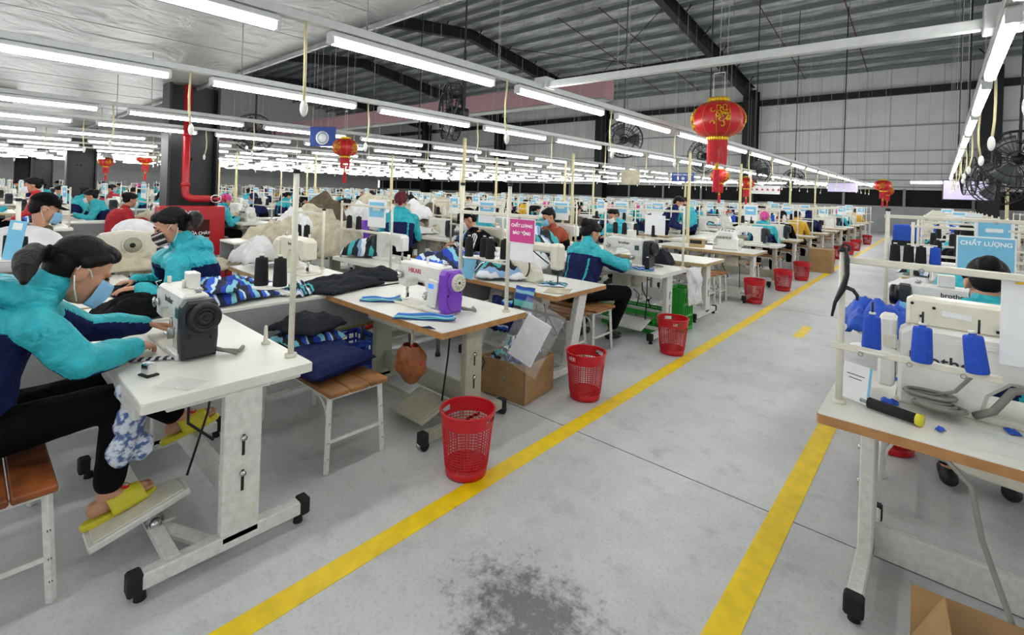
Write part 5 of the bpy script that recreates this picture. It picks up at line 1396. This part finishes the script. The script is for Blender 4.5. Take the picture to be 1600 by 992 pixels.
sheetcloth('crumpled clear plastic film on the lower right table', (.25, 2.45, .763), (.4, .22), CLEAR, .1, .006, .002, 77, .01, n=12, name='plastic_film', cat='plastic film')
# black wrench-like hook hung on the post
b = MB(); b.tube([(0, 0, .05), (.006, 0, 0), (.008, 0, -.06), (-.006, 0, -.12), (-.03, 0, -.18), (-.04, 0, -.24)], [.008, .01, .009, .013, .007, .005], M['black'], 8)
b.tube([(-.004, 0, -.11), (.03, 0, -.12), (.045, 0, -.14), (.045, 0, -.16)], [.009, .008, .007, .005], M['black'], 8); b.torus((0, 0, .05), .014, .005, M['black'], 14, 6, 'Y')
single('black_pliers', b, 'black hooked pliers hanging on the post at right', 'pliers', (-.29, 2.425, 1.36))
basket2 = bas(-.2, 4.05, 'red basket mostly hidden behind the lower right table leg')
stool('grey legged stool behind the lower right table', -.25, .5, 3.25, 3.6)
# woman seen from behind on the right
P10 = moveJ(sitting(0, .2, -.6, .5, .84), (.2, 3.42, 0)); P10['hs'] = 1.12
person('woman seen from behind in teal hooded jacket at the right-hand machines', P10, dict(UNI, yoke=.72, sleeve=-.05), 'bun', 'blue', .011, seed=9)
table('second white table on the right, in front of the woman seen from behind', -.4, .9, 4.0, 4.75, edge='top', pedal=False)
machine('white and black machine with brand lettering facing the woman on the right', (.06, 4.38, .76), PI, 'grey', 'brother')
sheetcloth('bright blue jacket lying over the left end of the second right table', (-.28, 4.15, .77), (.42, .5), M['blueb'], .2, .1, .03, 80, .08, 5, droop=.05)
stand('cream thread stand on the second right table holding the blue sign', [(-.3, 4.7), (.85, 4.7)], .76, 1.55, bars=[((-.32, 4.7, 1.5), (.9, 4.7, 1.5)), ((-.32, 4.7, 1.15), (.9, 4.7, 1.15))])
sign('blue quality sign with white lettering on the right stand', (.24, 4.68, 1.27), .3, .24, 'cyan', (('CHẤT LƯỢNG', .07, .04),), 0, strip=0)
for k, (x, c) in enumerate(((-.25, 'conek'), (-.17, 'conek'), (-.02, 'blue'), (-.1, 'conek'))): cone((x, 4.7, 1.165), c, ['first black cone', 'second black cone', 'blue cone', 'third black cone'][k] + ' on the stand with the blue quality sign at right', h=.12)
b = MB(); b.box((0, 0, .09), (.14, .01, .2), M['cyan'], .003); single('blue_card', b, 'blue folder standing on the second right table by the jacket', 'card', (-.14, 4.12, .76), rot=(R(-14), 0, R(-20)))

M['maroonc'] = mat('maroon_cloth', '#5c1524', .85, var=.1)
# ================================================================ MID PEOPLE AND THEIR STATIONS
TB = table('white topped sewing table with tan edge right behind the front bench', -5.32, -4.1, .3, .95, edge='woodl')
machine('white sewing machine on the table of the woman with the checked mask', (-4.95, .6, .76), PI, 'cream', 'brother')
P2 = moveJ(sitting(PI, .14, -.45, .4, .82, .47), (-4.42, 1.22, 0)); P2['head'] = V(-4.4, 1.07, 1.245); P2['neck'] = V(-4.4, 1.18, 1.09); P2['look'] = V(-.15, -.9, -.4); P2['hs'] = 1.1
P2['wr_r'] = V(-4.62, .9, .82); P2['wr_l'] = V(-4.3, .86, .82); P2['tail'] = V(.2, .6, -.9); P2['front'] = V(0, -1, 0)
person('woman in teal and navy jacket with black checked mask by the fire cabinet', P2, dict(UNI, clip=True, yoke=.74, sleeve=-.03), 'ponytail', 'check', .011, hi=True, seed=6)
sheetcloth('dark folded piece under the hands of the woman with the checked mask', (-4.5, .8, .762), (.4, .2), M['blackc'], .1, .02, .008, 90, .02)
table('table with pale wood edge behind the bench carrying a white machine', -5.3, -4.1, 1.78, 2.45, edge='woodl')
machine('white sewing machine with dark levers on the pale edged table behind the bench', (-4.62, 2.15, .76), PI, 'cream', 'brother', sc=1.12)
sheetcloth('crumpled white cloth at the left end of the pale edged table', (-5.2, 2.0, .77), (.3, .4), M['whitec'], .2, .2, .02, 91, .08, 5)
stand('slim cream stand with two small black cones behind the pale edged table', [(-5.25, 2.4), (-4.6, 2.4)], .76, 1.35, bars=[((-5.25, 2.4, 1.3), (-4.6, 2.4, 1.3))], plate=[(-5.1, 2.42, 1.03, .09)])
cone((-5.14, 2.4, 1.03), 'conek', 'left small black cone on the slim stand by the fire cabinet', h=.13); cone((-5.05, 2.45, 1.03), 'conek', 'right small black cone on the slim stand by the fire cabinet', h=.13)
table('white table in front of the man in the black cap', -7.1, -5.75, .95, 1.6, edge='woodl')
P3 = moveJ(sitting(0, .16, -.35, .5, .9, .47), (-6.35, .38, 0)); P3['hs'] = 1.1; P3['head'] = V(-6.36, .54, 1.285); P3['wr_r'] = V(-6.2, .98, .9)
person('man in black cap and brown striped sweater sewing at the left', P3, dict(type='arms', mats=['olive', 'blackc', 'creamc'], hood=False), 'cap', 'blue', .012, hi=True, seed=8)
t = thing('heavy_duty_machine', 'big cream machine with round wheel plate at the left behind the front woman', 'sewing machine', (-6.1, 1.15, .76), R(78)); t.scale = (.8, .8, .8)
b = MB(); b.prism([(-.25, 0), (.28, 0), (.28, .26), (.22, .36), (-.05, .4), (-.3, .36), (-.38, .28), (-.36, .12), (-.28, .1)], .2, M['cream'], 'Y', 0, .03); obj('body', b, t)
b = MB(); b.cyl((.02, -.1, .22), (.02, -.13, .22), .1, M['leggrey'], 26); b.torus((.02, -.13, .22), .1, .008, M['cream'], 28, 6, 'Y'); b.cyl((.02, -.13, .22), (.02, -.14, .22), .03, M['dark'], 12); obj('wheel_plate', b, t)
b = MB(); b.box((.3, -.05, .1), (.09, .09, .14), M['black'], .01); b.box((-.3, -.1, .06), (.12, .04, .06), M['gold'], .01); obj('motor_cover', b, t)
for k, (x, y, z, w_, m) in enumerate(((-5.6, 1.1, .77, .6, 'creamc'), (-6.6, 1.4, .77, .5, 'whitec'), (-5.5, 1.5, .72, .7, 'creamc'), (-6.9, 1.1, .77, .5, 'whitec'))):
    sheetcloth('cream cloth heaped around the man in the black cap', (x, y, z), (w_, w_ * .9), M[m], k, .07, .02, 95 + k, .06, 5, cat='cloth', name='cloth', group='cream cloth around the man in the cap')
b = MB(); b.ell((0, 0, .18), (.3, .22, .18), M['whitec'], 18, 10); single('cloth_bundle', b, 'rounded white cloth bundle behind the man in the black cap', 'bundle', (-7.05, 1.36, .77))
b = MB(); b.ell((0, 0, .2), (.24, .3, .2), M['whitec'], 18, 10); single('cloth_bundle', b, 'rounded white cloth bundle at the left picture edge below the man in the cap', 'bundle', (-5.85, .35, .77))
b = MB(); b.box((0, 0, .74), (.6, .5, .06), M['legw'], .01)
for sx in (-1, 1):
    for sy in (-1, 1): b.box((sx * .26, sy * .2, .36), (.04, .04, .72), M['legw'], .004)
single('side_table', b, 'small white side table at the left picture edge', 'table', (-5.85, .3, 0))
stand('cream post with black cones and blue card at the far left edge', [(-4.95, .28)], .76, 1.42, plate=[(-4.95, .28, 1.0, .15)])
cone((-5.02, .24, 1.0), 'conek', 'left black cone on the round tray at the far left edge', h=.16); cone((-4.88, .3, 1.0), 'conek', 'right black cone on the round tray at the far left edge', h=.16)
b = MB(); b.box((0, 0, 0), (.09, .006, .28), M['cyan'], .002); b.box((0, -.004, .1), (.05, .003, .05), M['paper'], .001); single('blue_card', b, 'long blue card hanging on the post at the far left edge', 'card', (-4.84, .26, 1.14), R(60), rot=(R(6), R(10), R(70)))
P4 = moveJ(standing(PI * .95, .12, -.2), (-12., 1.0, -.12)); P4['hs'] = 1.12
person('woman in red jacket and white mask standing at the far left', P4, dict(type='split', mats=['red', 'whitec'], yoke=.25, arms=False, hood=False), 'bun', 'white', .016, seed=4)
P6 = moveJ(sitting(PI * .88, .16, -.4, .4, .88, .48), (-4.55, 6.35, 0)); P6['hs'] = 1.1
person('man in rust and black jacket with blue mask at the striped heap', P6, dict(type='split', mats=[mat('rust_cloth', '#9b4426', .8, var=.15), 'blackc'], yoke=.52, arms=True, hood=False), 'short', 'blue', .012, seed=12)
P7 = moveJ(sitting(PI * .8, .2, -.5, .42, .86, .47), (-4.72, 4.85, 0)); P7['hs'] = 1.12
person('person in dark cap and black jacket with white sleeve stripes and white mask', P7, dict(type='stripes', mats=['blackc', 'whitec'], hood=False), 'cap', 'white', .012, seed=13)
P8 = moveJ(standing(R(52), .16, -.5), (-5.5, 3.95, -.14)); P8['hs'] = 1.08
person('worker standing in navy and teal jacket with dark red cap, back turned', P8, dict(UNI, yoke=.66, sleeve=-.03, cap='maroonc'), 'scarf', None, .013, seed=14)
P9 = moveJ(sitting(PI * .92, .14, -.45, .42, .86, .48), (-4.4, 8.05, 0)); P9['hs'] = 1.1
person('worker in teal and navy jacket with white mask facing the aisle mid hall', P9, dict(UNI, yoke=.5, sleeve=-.03), 'short', 'white', .013, seed=15)
P11 = moveJ(standing(R(-70), .3, -.6), (-4.5, 10.1, -.02)); P11['hs'] = 1.1
person('person in bright blue jacket bending over mid hall', P11, dict(type='plain', mats=['navy'], hood=True), 'short', 'white', .014, seed=16)
P12 = moveJ(standing(PI * .9, .1, -.2), (-4.5, 11.5, -.1)); P12['hs'] = 1.1
person('worker in teal jacket and white mask standing mid hall beyond the blue sign', P12, dict(UNI, yoke=.3, sleeve=-.06), 'short', 'white', .014, seed=17)
# heaps of cream garments on the second bench
rb = random.Random(5)
for k in range(16):
    y = 3.25 + .22 * k; m = ['creamc', 'whitec', 'creamc', 'olive', 'creamc'][k % 5]
    sheetcloth('large cream and olive garment in the long heap behind the fire cabinet', (-7.55 + rb.uniform(-.2, .2), y, .77 + .1 * (k % 4)), (rb.uniform(.7, 1.0), rb.uniform(.5, .8)), M[m], rb.uniform(-.5, .5), rb.uniform(.12, .26), .02, 110 + k, .16, 4, cat='garment', group='garments in the long cream heap', droop=.12)
sheetcloth('cream garment spilling over the front of the long heap', (-7.0, 3.6, .62), (.5, .6), M['creamc'], .4, .25, .02, 140, .12, 4, droop=.1)
sheetcloth('cream garment hanging off the table with the blue roll stand', (-6.5, 3.6, .78), (.8, .7), M['creamc'], .2, .2, .02, 141, .12, 4, droop=.2)
table('table with pale wood edge carrying a blue stand, left of the standing worker', -7.3, -6.0, 3.55, 4.3, edge='woodl', leg='leggrey')
b = MB(); b.box((0, 0, .02), (.36, .16, .04), M['navy'], .004); b.box((0, 0, .12), (.2, .12, .16), M['white'], .01); b.cyl((.1, 0, .04), (.1, 0, .34), .06, M['purple'], 16); single('roll_stand', b, 'blue and purple roll stand on the pale edged table', 'roll stand', (-6.35, 3.85, .76), R(40))
crate('red plastic crate on the floor behind the purple machine', (-5.0, 3.0, 0), .5, .34, .28, M['red'], .2)
crate('blue plastic crate under the bench behind the purple machine', (-3.9, 2.35, 0), .4, .3, .26, M['blueb'])
carton('cardboard_box', 'open wooden coloured box on the floor left of the standing worker', (-6.1, 4.6, 0), .7, .5, .5, .2)
# ================================================================ FAR ROWS
FT = [table('far sewing table', -.62, .62, -.33, .33, edge=e, leg=l, motor=True, pedal=False, tray=False) for e, l in (('woodl', 'legw'), ('top', 'leggrey'))]
FM = [machine('far sewing machine', (0, 0, .76), 0, s, None, detail=False, sc=1.05) for s in ('grey', 'cream', 'white', 'grey')] + [overlock('far overlock', (0, 0, .76))]
def fstand():
    t = thing('thread_stand', 'far thread stand', 'thread stand', (0, 0, .76))
    for s in (-1, 1):
        b = MB(); b.cyl((s * .5, 0, 0), (s * .5, 0, .66), .013, M['cream'], 8); obj('post', b, t)
    for z in (.34, .62):
        b = MB(); b.bar((-.52, 0, z), (.52, 0, z), .02, .024, M['cream']); obj('crossbar', b, t)
    return t
FS = fstand()
def fcard():
    t = thing('sign_card', 'far card', 'sign'); b = MB(); b.box((0, 0, 0), (.27, .006, .3), M['paper'], .002); obj('card', b, t)
    b = MB(); 
    for s in (-1, 1): b.box((0, s * .004, .04), (.22, .003, .16), M['cyan'], .001)
    obj('printed_panel', b, t)
    b = MB()
    for s in (-1, 1): b.box((0, s * .0058, .05), (.12, .001, .035), M['paper'], .0003)
    obj('emblem', b, t); return t
FC = fcard()
fst = stool('far stool', -.4, .4, -.17, .17)
rr = random.Random(11)
VAR = []
def fp(out, hairs, mask, lean, pitch, tr='blackc', seed=0, turn=0, hs=1.08):
    J = sitting(0, lean, pitch, .42, .84, .47, .13, turn); J['hs'] = hs
    VAR.append(person('far worker', J, out, hairs, mask, .017, seed=seed, base=(0, 0, 0), trousers=tr))
fp(dict(UNI, yoke=.55), 'ponytail', 'blue', .18, -.5, seed=1)
fp(dict(UNI, yoke=.7), 'bun', 'white', .12, -.35, seed=2, turn=.4)
fp(dict(type='plain', mats=['blackc'], hood=False), 'cap', 'blue', .2, -.5, seed=3)
fp(dict(type='plain', mats=[mat('red_cloth', '#b3202c', .8, var=.1)], hood=False), 'bun', 'white', .15, -.3, seed=4, turn=-.3)
fp(dict(type='plain', mats=[mat('mustard_cloth', '#d2a429', .8, var=.1)], hood=True), 'short', 'white', .2, -.5, seed=5)
fp(dict(type='split', mats=['navy', 'blackc'], yoke=.5, hood=True, cap='navy'), 'hoodup', 'blue', .18, -.45, seed=6)
fp(dict(type='plain', mats=['olive'], hood=False), 'ponytail', 'white', .22, -.6, seed=7)
fp(dict(UNI, yoke=.6, cap='pink'), 'scarf', 'white', .16, -.4, seed=8)
WHO = ['ponytailed worker in teal and navy jacket', 'bun haired worker in teal and navy jacket', 'worker in black top and cap', 'worker in red top', 'worker in mustard hooded top', 'worker in navy hood', 'worker in olive top', 'worker in teal jacket with pink head scarf']
used = {}
def put(proto, loc, rz, label, group, key):
    if key not in used:
        used[key] = 1; proto.location = loc; proto.rotation_euler = (0, 0, rz); proto['label'] = label; proto['group'] = group; return proto
    return dup(proto, loc, rz, label, group)
cnt = dict(t=0, c=0, p=0)
def where(k): return ['beside the aisle', 'in the second line', 'in the third line', 'in the fourth line'][k] if 0 <= k < 4 else ('right of the aisle' if k < 0 else 'in the distant lines')
def station(x, y, face, k, near):
    """face +1: operator on the -Y side looking +Y"""
    for cx_ in (-9.3, -20.3, -31.3, -42.3):
        if abs(x - cx_) < 1.1 and abs(y - 2.5) < 1.2: return
    w = where(k); rz = 0 if face > 0 else PI
    i = rr.randrange(2); put(FT[i], (x, y, 0), rz, ('pale wood edged sewing table ' if i == 0 else 'white edged sewing table ') + w, 'sewing tables ' + w, 't%d' % i); cnt['t'] += 1
    i = rr.choice([0, 0, 1, 2, 3, 4]); nm = ['charcoal ended', 'cream', 'all white', 'charcoal ended', 'boxy white'][i]
    put(FM[i], (x + rr.uniform(-.1, .1), y + .02, .76), rz, nm + ' sewing machine ' + w, 'sewing machines ' + w, 'm%d' % i)
    put(FS, (x, y + face * .29, .76), 0, 'cream two post thread stand on a table ' + w, 'thread stands ' + w, 's')
    if rr.random() < .8: 
        c = put(FC, (x + rr.uniform(-.3, .35), y + face * .27, 1.24 + rr.uniform(-.03, .1)), rr.uniform(-.35, .35), 'white card with blue panel on a stand ' + w, 'blue cards ' + w, 'c')
    put(fst, (x, y - face * .62, 0), rz, 'wooden stool at a table ' + w, 'stools ' + w, 'st')
    if rr.random() < .72:
        i = rr.choice([0, 0, 1, 1, 2, 3, 4, 5, 6, 7]); cnt['p'] += 1
        put(VAR[i], (x + rr.uniform(-.08, .08), y - face * .64, 0), rz + rr.uniform(-.12, .12), WHO[i] + ' seated ' + w, 'seated workers ' + w, 'p%d' % i)
    if near:
        for j in range(rr.choice([2, 3, 4])):
            cnt['c'] += 1; kd = rr.choice(['conek', 'conek', 'conek', 'conew', 'blue'])
            cone((x - .35 + j * .2 + rr.uniform(-.04, .04), y + face * .29, 1.112), kd, {'conek': 'black', 'conew': 'white', 'blue': 'blue'}[kd] + ' thread cone on a stand ' + w, 'thread cones ' + w)
        if rr.random() < .8:
            m = rr.choice([STRIPE, STRIPEW, M['navy'], M['blackc'], M['blueb'] if k < 0 else M['creamc'], M['whitec']])
            sheetcloth('crumpled garment lying on a table ' + w, (x - .4, y, .765), (.45, .5), m, rr.uniform(0, 3), rr.uniform(.06, .2), .02, rr.randrange(999), .07, 5, group='garments on tables ' + w, n=14)
# line 0, beside the aisle
for y in np.arange(10.05, 27, 1.62): station(-2.8, y, 1, 0, y < 16)
for i, y in enumerate((3.6, 5.3, 7.0, 8.6, 10.2, 11.8, 13.4, 15.0, 16.6, 18.2, 19.8, 21.4, 23.0, 24.6, 26.2)):
    if i < 5: 
        kp = rr.random; rr.random = (lambda: .75)
    station(-4.75, y - .35 if i < 3 else y, -1, 0, y < 16)
    if i < 5: rr.random = kp
bench('white bench in the aisle-side line mid hall', -3.78, 5.25, 7.85)
BE = bench('long grey sided bench of the second line carrying the cream heap', -7.55, 2.5, 6.9)
for k in range(7):
    if k == 0: X = -3.78; ylist = [8.2 + 2.7 * j for j in range(7)]
    else: X = -7.55 - 4.5 * (k - 1); ylist = ([7.0 + 4.5 * j for j in range(4)] if k == 1 else [.6 + 4.5 * j for j in range(6)])
    for y in ylist:
        dup(BE, (X, y + 2.2, 0), 0, 'long grey sided bench ' + where(k), 'benches ' + where(k), (1, (2.6 if k == 0 else 4.4) / 4.4, 1))
for k in range(1, 8):
    X0 = -6.0 - 4.5 * (k - 1); stp = 1.6 if k < 4 else 1.75
    for y in np.arange(.9 if k > 1 else 5.6, 26.5 if k < 5 else 20, stp): station(X0 - .65, y, 1, k, y < 9 and k < 3)
    for y in np.arange(4.4 if k == 1 else 1.3, 26.5 if k < 5 else 20, stp):
        if abs((X0 - 2.5) + 20.3) < 1.2 and abs(y - 2.5) < 1.2: continue
        station(X0 - 2.5, y, -1, k, y < 9 and k < 2)
# right of the aisle
for y in np.arange(6.0, 24, 1.55): station(.3, y, 1, -1, y < 13)
for y in np.arange(9.5, 24, 1.7): station(2.3, y, -1, -1, False)
print('STATIONS', cnt)
for i, y in enumerate((11.2, 14.4, 16.2, 17.9, 19.5, 22.8)): bas(-2.06, y, 'red basket in the far line along the yellow line', 'far red baskets along the yellow line', rz=i)
# poles from tables up to the light rails
b = MB(); b.box((0, 0, 1.2), (.045, .045, 2.4), M['cord'], .004); b.box((0, 0, .02), (.1, .1, .04), M['steel'], .004); pm = b.mesh('power_pole')
for i, (x, y) in enumerate(((-3.45, 8.8), (-3.5, 12.0), (-4.1, 15.), (-8.1, 8.6), (-8.1, 13), (-12, 6), (-12, 11), (-16.6, 8), (-3.5, 17.), (.95, 9.), (.9, 12.5), (-21, 9), (-3.5, 21), (-5.6, 5.2), (-5.6, 8.2), (-7.2, 10.2), (-10.4, 7.2), (-14.5, 5), (-14.5, 10), (-19, 6), (-5.6, 14))):
    single('power_pole', pm, 'tall cream power pole rising to the lights ' + ('right of the aisle' if x > 0 else 'among the tables'), 'pole', (x, y, 0), 0, 'cream power poles')
# fans
F0 = fan_proto()
fl_ = [(-5.39, 4.71, 2.72, -28, 'big black fan seen edge-on above the second light row', 25), (-5.45, 9.98, 2.85, 30, 'black fan with three blades in front of the end wall', 0), (-4.44, 12.21, 2.62, -15, 'black fan tilted beside the big lantern', 10),
       (-4.15, 16.05, 2.43, 60, 'black fan in front of the black wall column beyond the lantern', 20), (.83, 10.18, 2.3, -10, 'upper black fan at the right picture edge', 0), (.75, 12.1, 2.05, 20, 'lower black fan near the right picture edge', 0),
       (.45, 14.5, 2.25, 80, 'dark fan seen edge-on above the screen at right', 15), (-12.69, 9.67, 2.69, 30, 'small black fan high in the middle distance', 0), (-11.3, 4.22, 2.67, 60, 'black fan right of the hall column with the red pipe', 0), (-4.66, 23.17, 2.48, 0, 'farthest black fan along the aisle lights', 0)]
for i, (x, y, z, rz, lab, tl) in enumerate(fl_):
    if i == 0: o = F0; o.scale = (1.15, 1.15, 1.15); o.location = (x, y, z); o['label'] = lab
    else: o = dup(F0, (x, y, z), 0, lab)
    o.rotation_euler = (0, 0, R(rz))
# lanterns
L0 = lantern_proto(); LB = (-6.44, 3.65, 2.14)
for i, (x, y, z, lab) in enumerate(((-1.87, 5.53, 2.46, 'big red lantern with gold ornament hanging over the aisle'), (-1.63, 22.8, 2.25, 'red lantern hanging at the far end of the aisle'), (-2.0, 30.5, 2.2, 'smallest red lantern by the end wall'),
        (*LB, 'red lantern hanging left beside the blue banner'), (-2.75, 8.3, 1.95, 'small red lantern right below the big lantern'), (-5.2, 18.5, 2.15, 'tiny red lantern among the lights right of the white banner'),
        (-26.9, 4.11, 2.26, 'orange red lantern far left beside the second hall column'), (-21.4, 4.37, 2.34, 'orange red lantern far left of the red pipe'), (-33, 4.4, 2.3, 'faint red lantern farthest left'))):
    if i == 0: L0.location = (x, y, z); L0['label'] = lab
    else: dup(L0, (x, y, z), i, lab, None, (.55, .55, .55) if i == 4 else (.64, .64, .64) if i == 3 else None)
for o in [o for o in COL.objects if o.name.startswith('red_lantern')]:
    for c in o.children:
        if c.name.startswith('hanging_string'): c.scale = (1, 1, (zroof(o.location.y) - o.location.z + .02) / 6.5 / o.scale.z)
# hanging boards
def board(label, loc, w, h, m, lines, rz, tcol='txtw', emblem=None):
    t = thing('hanging_board', label, 'sign', loc, rz); b = MB(); b.box((0, 0, 0), (w, .02, h), m, .004); obj('board', b, t)
    b = MB()
    for s in (-1, 1): b.cyl((s * w * .4, 0, h/2), (s * w * .4, 0, zroof(loc[1]) - loc[2] - .02), .004, M['steel'], 5)
    obj('hanging_string', b, t)
    for (s, dz, size) in lines: text('lettering', s, size, M[tcol], t, (0, -.0115, dz), (PI/2, 0, 0), .0005, bold=.001)
    if emblem:
        b = MB(); b.cyl((0, -.01, emblem[0]), (0, -.014, emblem[0]), emblem[1], M['paper'], 24); b.torus((0, -.014, emblem[0]), emblem[1] * .7, .004, MATS['board_blue'], 20, 5, 'Y'); obj('emblem', b, t)
    return t
BB = mat('board_blue', '#2a4aa0', .4, var=.04)
board('blue hanging banner with white round emblem left of the lantern', (-6.7, 3.44, 2.29), .39, .28, BB, (), R(35), emblem=(-.02, .1))
board('dark blue hanging sign board in front of the end wall lights', (-5.58, 13.74, 2.15), .62, .26, BB, (('KHU VỰC SẢN XUẤT', .07, .055),), R(30), emblem=(-.04, .05))
board('plain beige hanging board in the middle distance', (-5.27, 10.01, 2.0), .42, .34, M['creamc'], (), R(35))
board('white hanging banner with red lettering at mid distance', (-5.43, 21.87, 1.98), 1.1, .34, M['paper'], (('★ ★ ★ ★ ★ ★', .0, .16),), R(20), 'txtr')
SCR = mat('screen_lilac', '#c9bfe0', .3, var=.05, scale=3, emit=.12)
t = thing('wall_screen', 'lilac lit screen hanging at the far end right of the aisle', 'screen', (.55, 19.15, 2.05), 0)
b = MB(); b.box((0, 0, 0), (1.05, .06, .6), M['black'], .01); obj('screen_case', b, t); b = MB(); b.box((0, -.032, 0), (1.0, .004, .55), SCR, .001); obj('screen_panel', b, t)
b = MB(); b.cyl((0, 0, .4), (0, 0, 8.5), .02, M['dark'], 8); obj('hanging_rod', b, t)
t = thing('wall_screen', 'bluish lit screen at the far end left of the aisle lantern', 'screen', (-3.1, 24.5, 2.2), 0)
b = MB(); b.box((0, 0, 0), (1.1, .06, .42), M['black'], .01); obj('screen_case', b, t); b = MB(); b.box((0, -.032, 0), (1.05, .004, .37), SCR, .001); obj('screen_panel', b, t)
b = MB(); b.cyl((0, 0, .25), (0, 0, 7.6), .02, M['dark'], 8); obj('hanging_rod', b, t)
b = MB(); b.box((0, 0, .4), (.9, .6, .8), M['blueb'], .05); b.box((0, 0, .1), (.96, .66, .2), M['dark'], .02); single('laundry_cart', b, 'blue cloth cart at the far end of the aisle', 'cart', (-.9, 24.0, 0))
